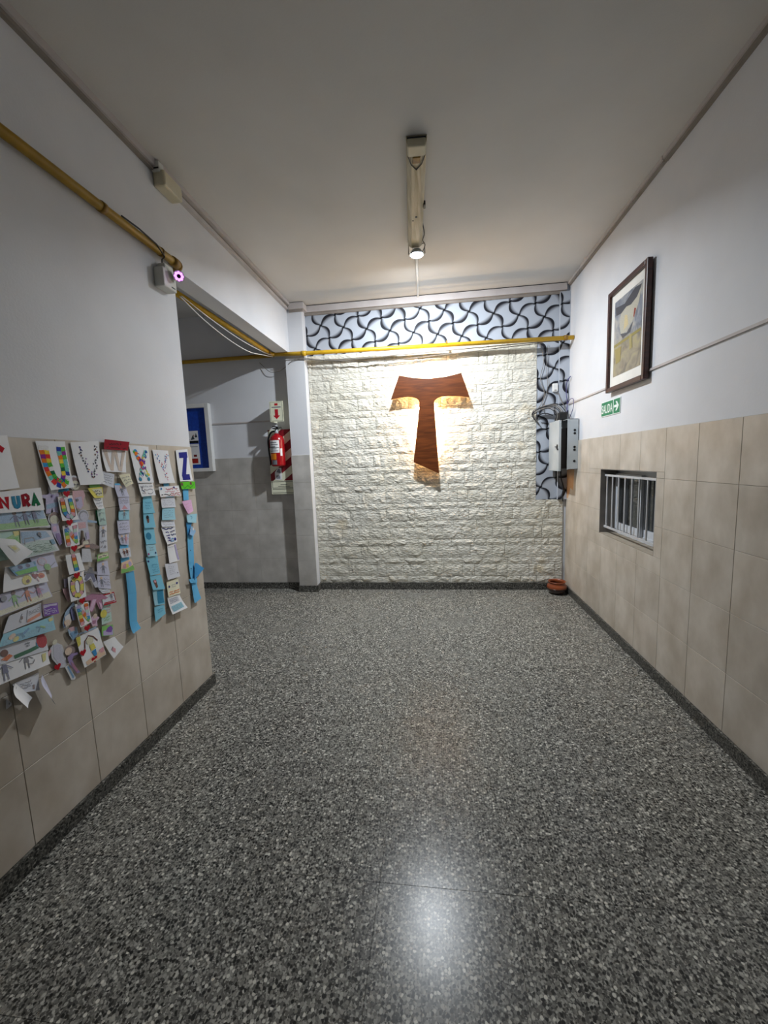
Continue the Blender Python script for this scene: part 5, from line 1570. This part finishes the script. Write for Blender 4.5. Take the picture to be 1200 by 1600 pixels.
drawing([(1.133, 1.396), (1.377, 1.404), (1.376, 1.318), (1.132, 1.328)], 'white card with coloured letters reading NURA above the drawings', 'white', 0.012, 0.006,
        lambda d: d.glyph('N', C['red'], .36, .26, .46, .78, .0145).glyph('U', C['teal'], .55, .26, .62, .78, .013).glyph('R', C['dred'], .69, .26, .77, .78, .0125).glyph('A', C['dgreen'], .83, .26, .92, .78, .0135))
drawing([(1.16, 1.329), (1.378, 1.318), (1.388, 1.251), (1.157, 1.267)], 'drawing of three figures on green grass under a blue sky', 'white', 0.009, 0.008,
        lambda d: d.fill(C['sky'], [(0, .05), (.99, .03), (.99, .5), (.7, .55), (.3, .6), (0, .6)]).fill(C['grass'], [(0, .6), (.35, .62), (.7, .52), (.99, .55), (.99, .95), (0, .95)]).person(.48, .86, .06, 'dblue', 'brown').person(.64, .80, .06, 'dblue', 'brown').person(.80, .72, .06, 'dblue', 'brown'))
drawing([(1.166, 1.264), (1.278, 1.256), (1.268, 1.158), (1.16, 1.161)], 'green and yellow crayon drawing half hidden by the folded sheet', 'mint', 0.011, 0.008,
        lambda d: d.fill(C['grass'], [(.4, .3), (.98, .05), (.98, .55), (.5, .75)]).fill(C['yel'], [(.75, .04), (.98, .02), (.98, .18), (.8, .22)]).fill(C['green'], [(.55, .35), (.9, .25), (.85, .5), (.6, .55)]))
drawing([(1.274, 1.253), (1.393, 1.234), (1.408, 1.15), (1.263, 1.149)], 'grey pencil drawing of a football pitch and goal', 'grey', 0.014, 0.008,
        lambda d: d.fill(C['sky'], [(.02, .05), (.5, .02), (.8, .04), (.9, .3), (.4, .4), (.04, .45)]).fill(C['mint'], [(.05, .5), (.45, .4), (.85, .45), (.96, .95), (.03, .97)]).stroke(C['pencil'], .004, [(.1, .5), (.1, .3), (.36, .27), (.38, .45)]).scribble(C['dgreen'], .15, .55, .85, .9, 5, .002).stroke(C['ink'], .006, [(.55, .18), (.58, .3)]).circle(C['ink'], (.55, .15), .008).fill(C['teal'], [(.82, .45), (.95, .42), (.97, .65), (.86, .66)]))
drawing([(1.296, 1.145), (1.39, 1.146), (1.397, 1.087), (1.314, 1.087)], 'lavender sheet with a pencilled girl in the sheaf of drawings', 'lav', 0.012, 0.006,
        lambda d: d.circle(C['rose'], (.38, .42), .017).circle(C['lav'], (.38, .42), .014).stroke(C['pencil'], .003, [(.42, .55), (.46, .8), (.55, .9)]).circle(C['grass'], (.5, .85), .014).stroke(C['pencil'], .003, [(.6, .9), (.95, .65)]))
drawing([(1.205, 1.135), (1.347, 1.083), (1.348, 1.04), (1.181, 1.05)], 'white drawing with red hearts and a yellow face', 'white', 0.014, 0.006,
        lambda d: d.circle(C['yel'], (.50, .62), .018).circle(C['brown'], (.52, .70), .007).heart(C['dred'], (.70, .42), .014).circle(C['orange'], (.86, .42), .014).heart(C['red'], (.86, .48), .008).stroke(C['rose'], .003, [(.72, .5), (.78, .85)]))
drawing([(1.211, 1.133), (1.308, 1.131), (1.311, 1.092), (1.23, 1.096)], 'small blue and green crayon landscape in the sheaf', 'sky', 0.020, 0.004,
        lambda d: d.fill(C['teal'], [(.0, .0), (.98, .0), (.98, .3), (.5, .4), (0, .5)]).fill(C['sky'], [(.02, .1), (.9, .05), (.9, .5), (.1, .5)]).fill(C['green'], [(.05, .62), (.5, .55), (.98, .5), (.98, .95), (.08, .97)]).circle(C['dblue'], (.35, .25), .008).circle(C['dblue'], (.65, .25), .008))
drawing([(1.159, 1.046), (1.348, 1.037), (1.357, 0.976), (1.155, 0.971)], 'pale drawing of three skipping figures on yellow ground', 'lav', 0.011, 0.008,
        lambda d: d.fill(C['cream'], [(.0, .75), (.98, .62), (.98, .97), (0, .97)]).person(.32, .84, .06, 'grass', 'brown').person(.56, .80, .06, 'orange', 'brown').person(.78, .78, .055, 'mag', 'brown').circle(C['pencil'], (.14, .25), .010))
drawing([(1.196, 0.959), (1.315, 0.964), (1.307, 0.908), (1.164, 0.906)], 'grey sheet with a pencil house and red fence', 'grey', 0.010, 0.006,
        lambda d: d.stroke(C['pencil'], .004, [(.4, .2), (.36, .6), (.42, .75)]).stroke(C['pencil'], .003, [(.56, .1), (.56, .85), (.96, .7), (.96, .05)]).fill(C['orange'], [(.58, .72), (.95, .58), (.95, .8), (.58, .92)]).scribble(C['ink'], .6, .2, .95, .5, 3, .0015).stroke(C['brown'], .006, [(.40, .35), (.42, .55)]))
drawing([(1.316, 0.956), (1.379, 0.943), (1.374, 0.9), (1.309, 0.912)], 'small violet crayon drawing at the right of the sheaf', 'purple', 0.012, 0.006,
        lambda d: d.fill(C['lilac'], [(.05, .05), (.95, .05), (.9, .25), (.5, .2), (.05, .35)]).scribble(C['lilac'], .1, .4, .9, .9, 3, .003).stroke(C['brown'], .004, [(.03, .03), (.03, .97)]))
drawing([(1.165, 0.905), (1.35, 0.899), (1.346, 0.844), (1.14, 0.868)], 'pale blue drawing of swimmers with a small sun', 'pale', 0.016, 0.006,
        lambda d: d.fill(C['cyan'], [(.05, .55), (.95, .4), (.97, .9), (.05, .95)]).fill(C['yel'], [(.88, .08), (.98, .06), (.98, .3), (.9, .32)]).stroke(C['teal'], .010, [(.22, .45), (.36, .5), (.4, .85)]).stroke(C['sblue'], .010, [(.38, .55), (.48, .25)]).stroke(C['teal'], .006, [(.62, .35), (.7, .5), (.66, .8)]).circle(C['peach'], (.18, .45), .012).circle(C['yel'], (.26, .75), .010).stroke(C['grass'], .006, [(.7, .4), (.8, .6)]))
drawing([(1.134, 0.868), (1.31, 0.839), (1.31, 0.777), (1.132, 0.808)], 'white drawing of a green caterpillar with a pink head', 'grey', 0.013, 0.006,
        lambda d: d.stroke(C['dgreen'], .014, [(.30, .82), (.45, .76), (.62, .70), (.80, .60)]).stroke(C['teal'], .010, [(.80, .58), (.79, .40), (.84, .32)]).circle(C['red'], (.90, .32), .021, 12, 1.3).fill(C['orange'], [(.05, .75), (.22, .55), (.28, .7), (.16, .9)]).circle(C['brown'], (.14, .42), .013).scribble(C['pencil'], .55, .15, .64, .45, 2, .003))
drawing([(1.125, 0.809), (1.309, 0.774), (1.303, 0.724), (1.122, 0.74)], 'white sheet with stick figures low in the sheaf', 'white', 0.016, 0.008,
        lambda d: d.person(.54, .72, .07, 'ink', 'grey').fill(C['yel'], [(.86, .12), (.95, .10), (.93, .62), (.86, .7)]).person(.14, .9, .07, 'dblue', 'grey').stroke(C['ink'], .003, [(.55, .45), (.66, .5), (.7, .3)]))
drawing([(1.172, 1.246), (1.241, 1.227), (1.284, 1.172), (1.217, 1.135)], 'white folded sheet with a yellow patch sticking out at the left', 'white', 0.028, 0.016,
        lambda d: d.fill(C['cream'], [(.35, .30), (.72, .35), (.70, .62), (.42, .66)]).fill(C['yel'], [(.42, .38), (.62, .40), (.62, .55), (.46, .56)]))
drawing([(1.171, 0.715), (1.269, 0.707), (1.253, 0.644), (1.189, 0.671)], 'crumpled grey sheet with pencil marks at the bottom of the sheaf', 'grey', 0.010, 0.010,
        lambda d: d.scribble(C['pencil'], .2, .2, .7, .7, 3, .003).stroke(C['brown'], .008, [(.75, .6), (.7, .85)]))
drawing([(1.174, 0.717), (1.224, 0.631), (1.184, 0.616), (1.142, 0.685)], 'white curled flap at the lower left of the sheaf', 'white', 0.020, 0.030, lambda d: d.stroke(C['pencil'], .002, [(.1, .15), (.12, .3)]))
drawing([(1.273, 0.695), (1.298, 0.594), (1.281, 0.569), (1.243, 0.654)], 'white curled flap at the lower right of the sheaf', 'lav', 0.018, 0.034, lambda d: d.stroke(C['pencil'], .002, [(.3, .1), (.4, .3)]))
drawing([(1.147, 0.675), (1.162, 0.647), (1.157, 0.643), (1.139, 0.639)], 'small torn paper corner under the lowest curled flap', 'grey', 0.008, 0.004, lambda d: d.circle(C['pencil'], (.5, .4), .004))
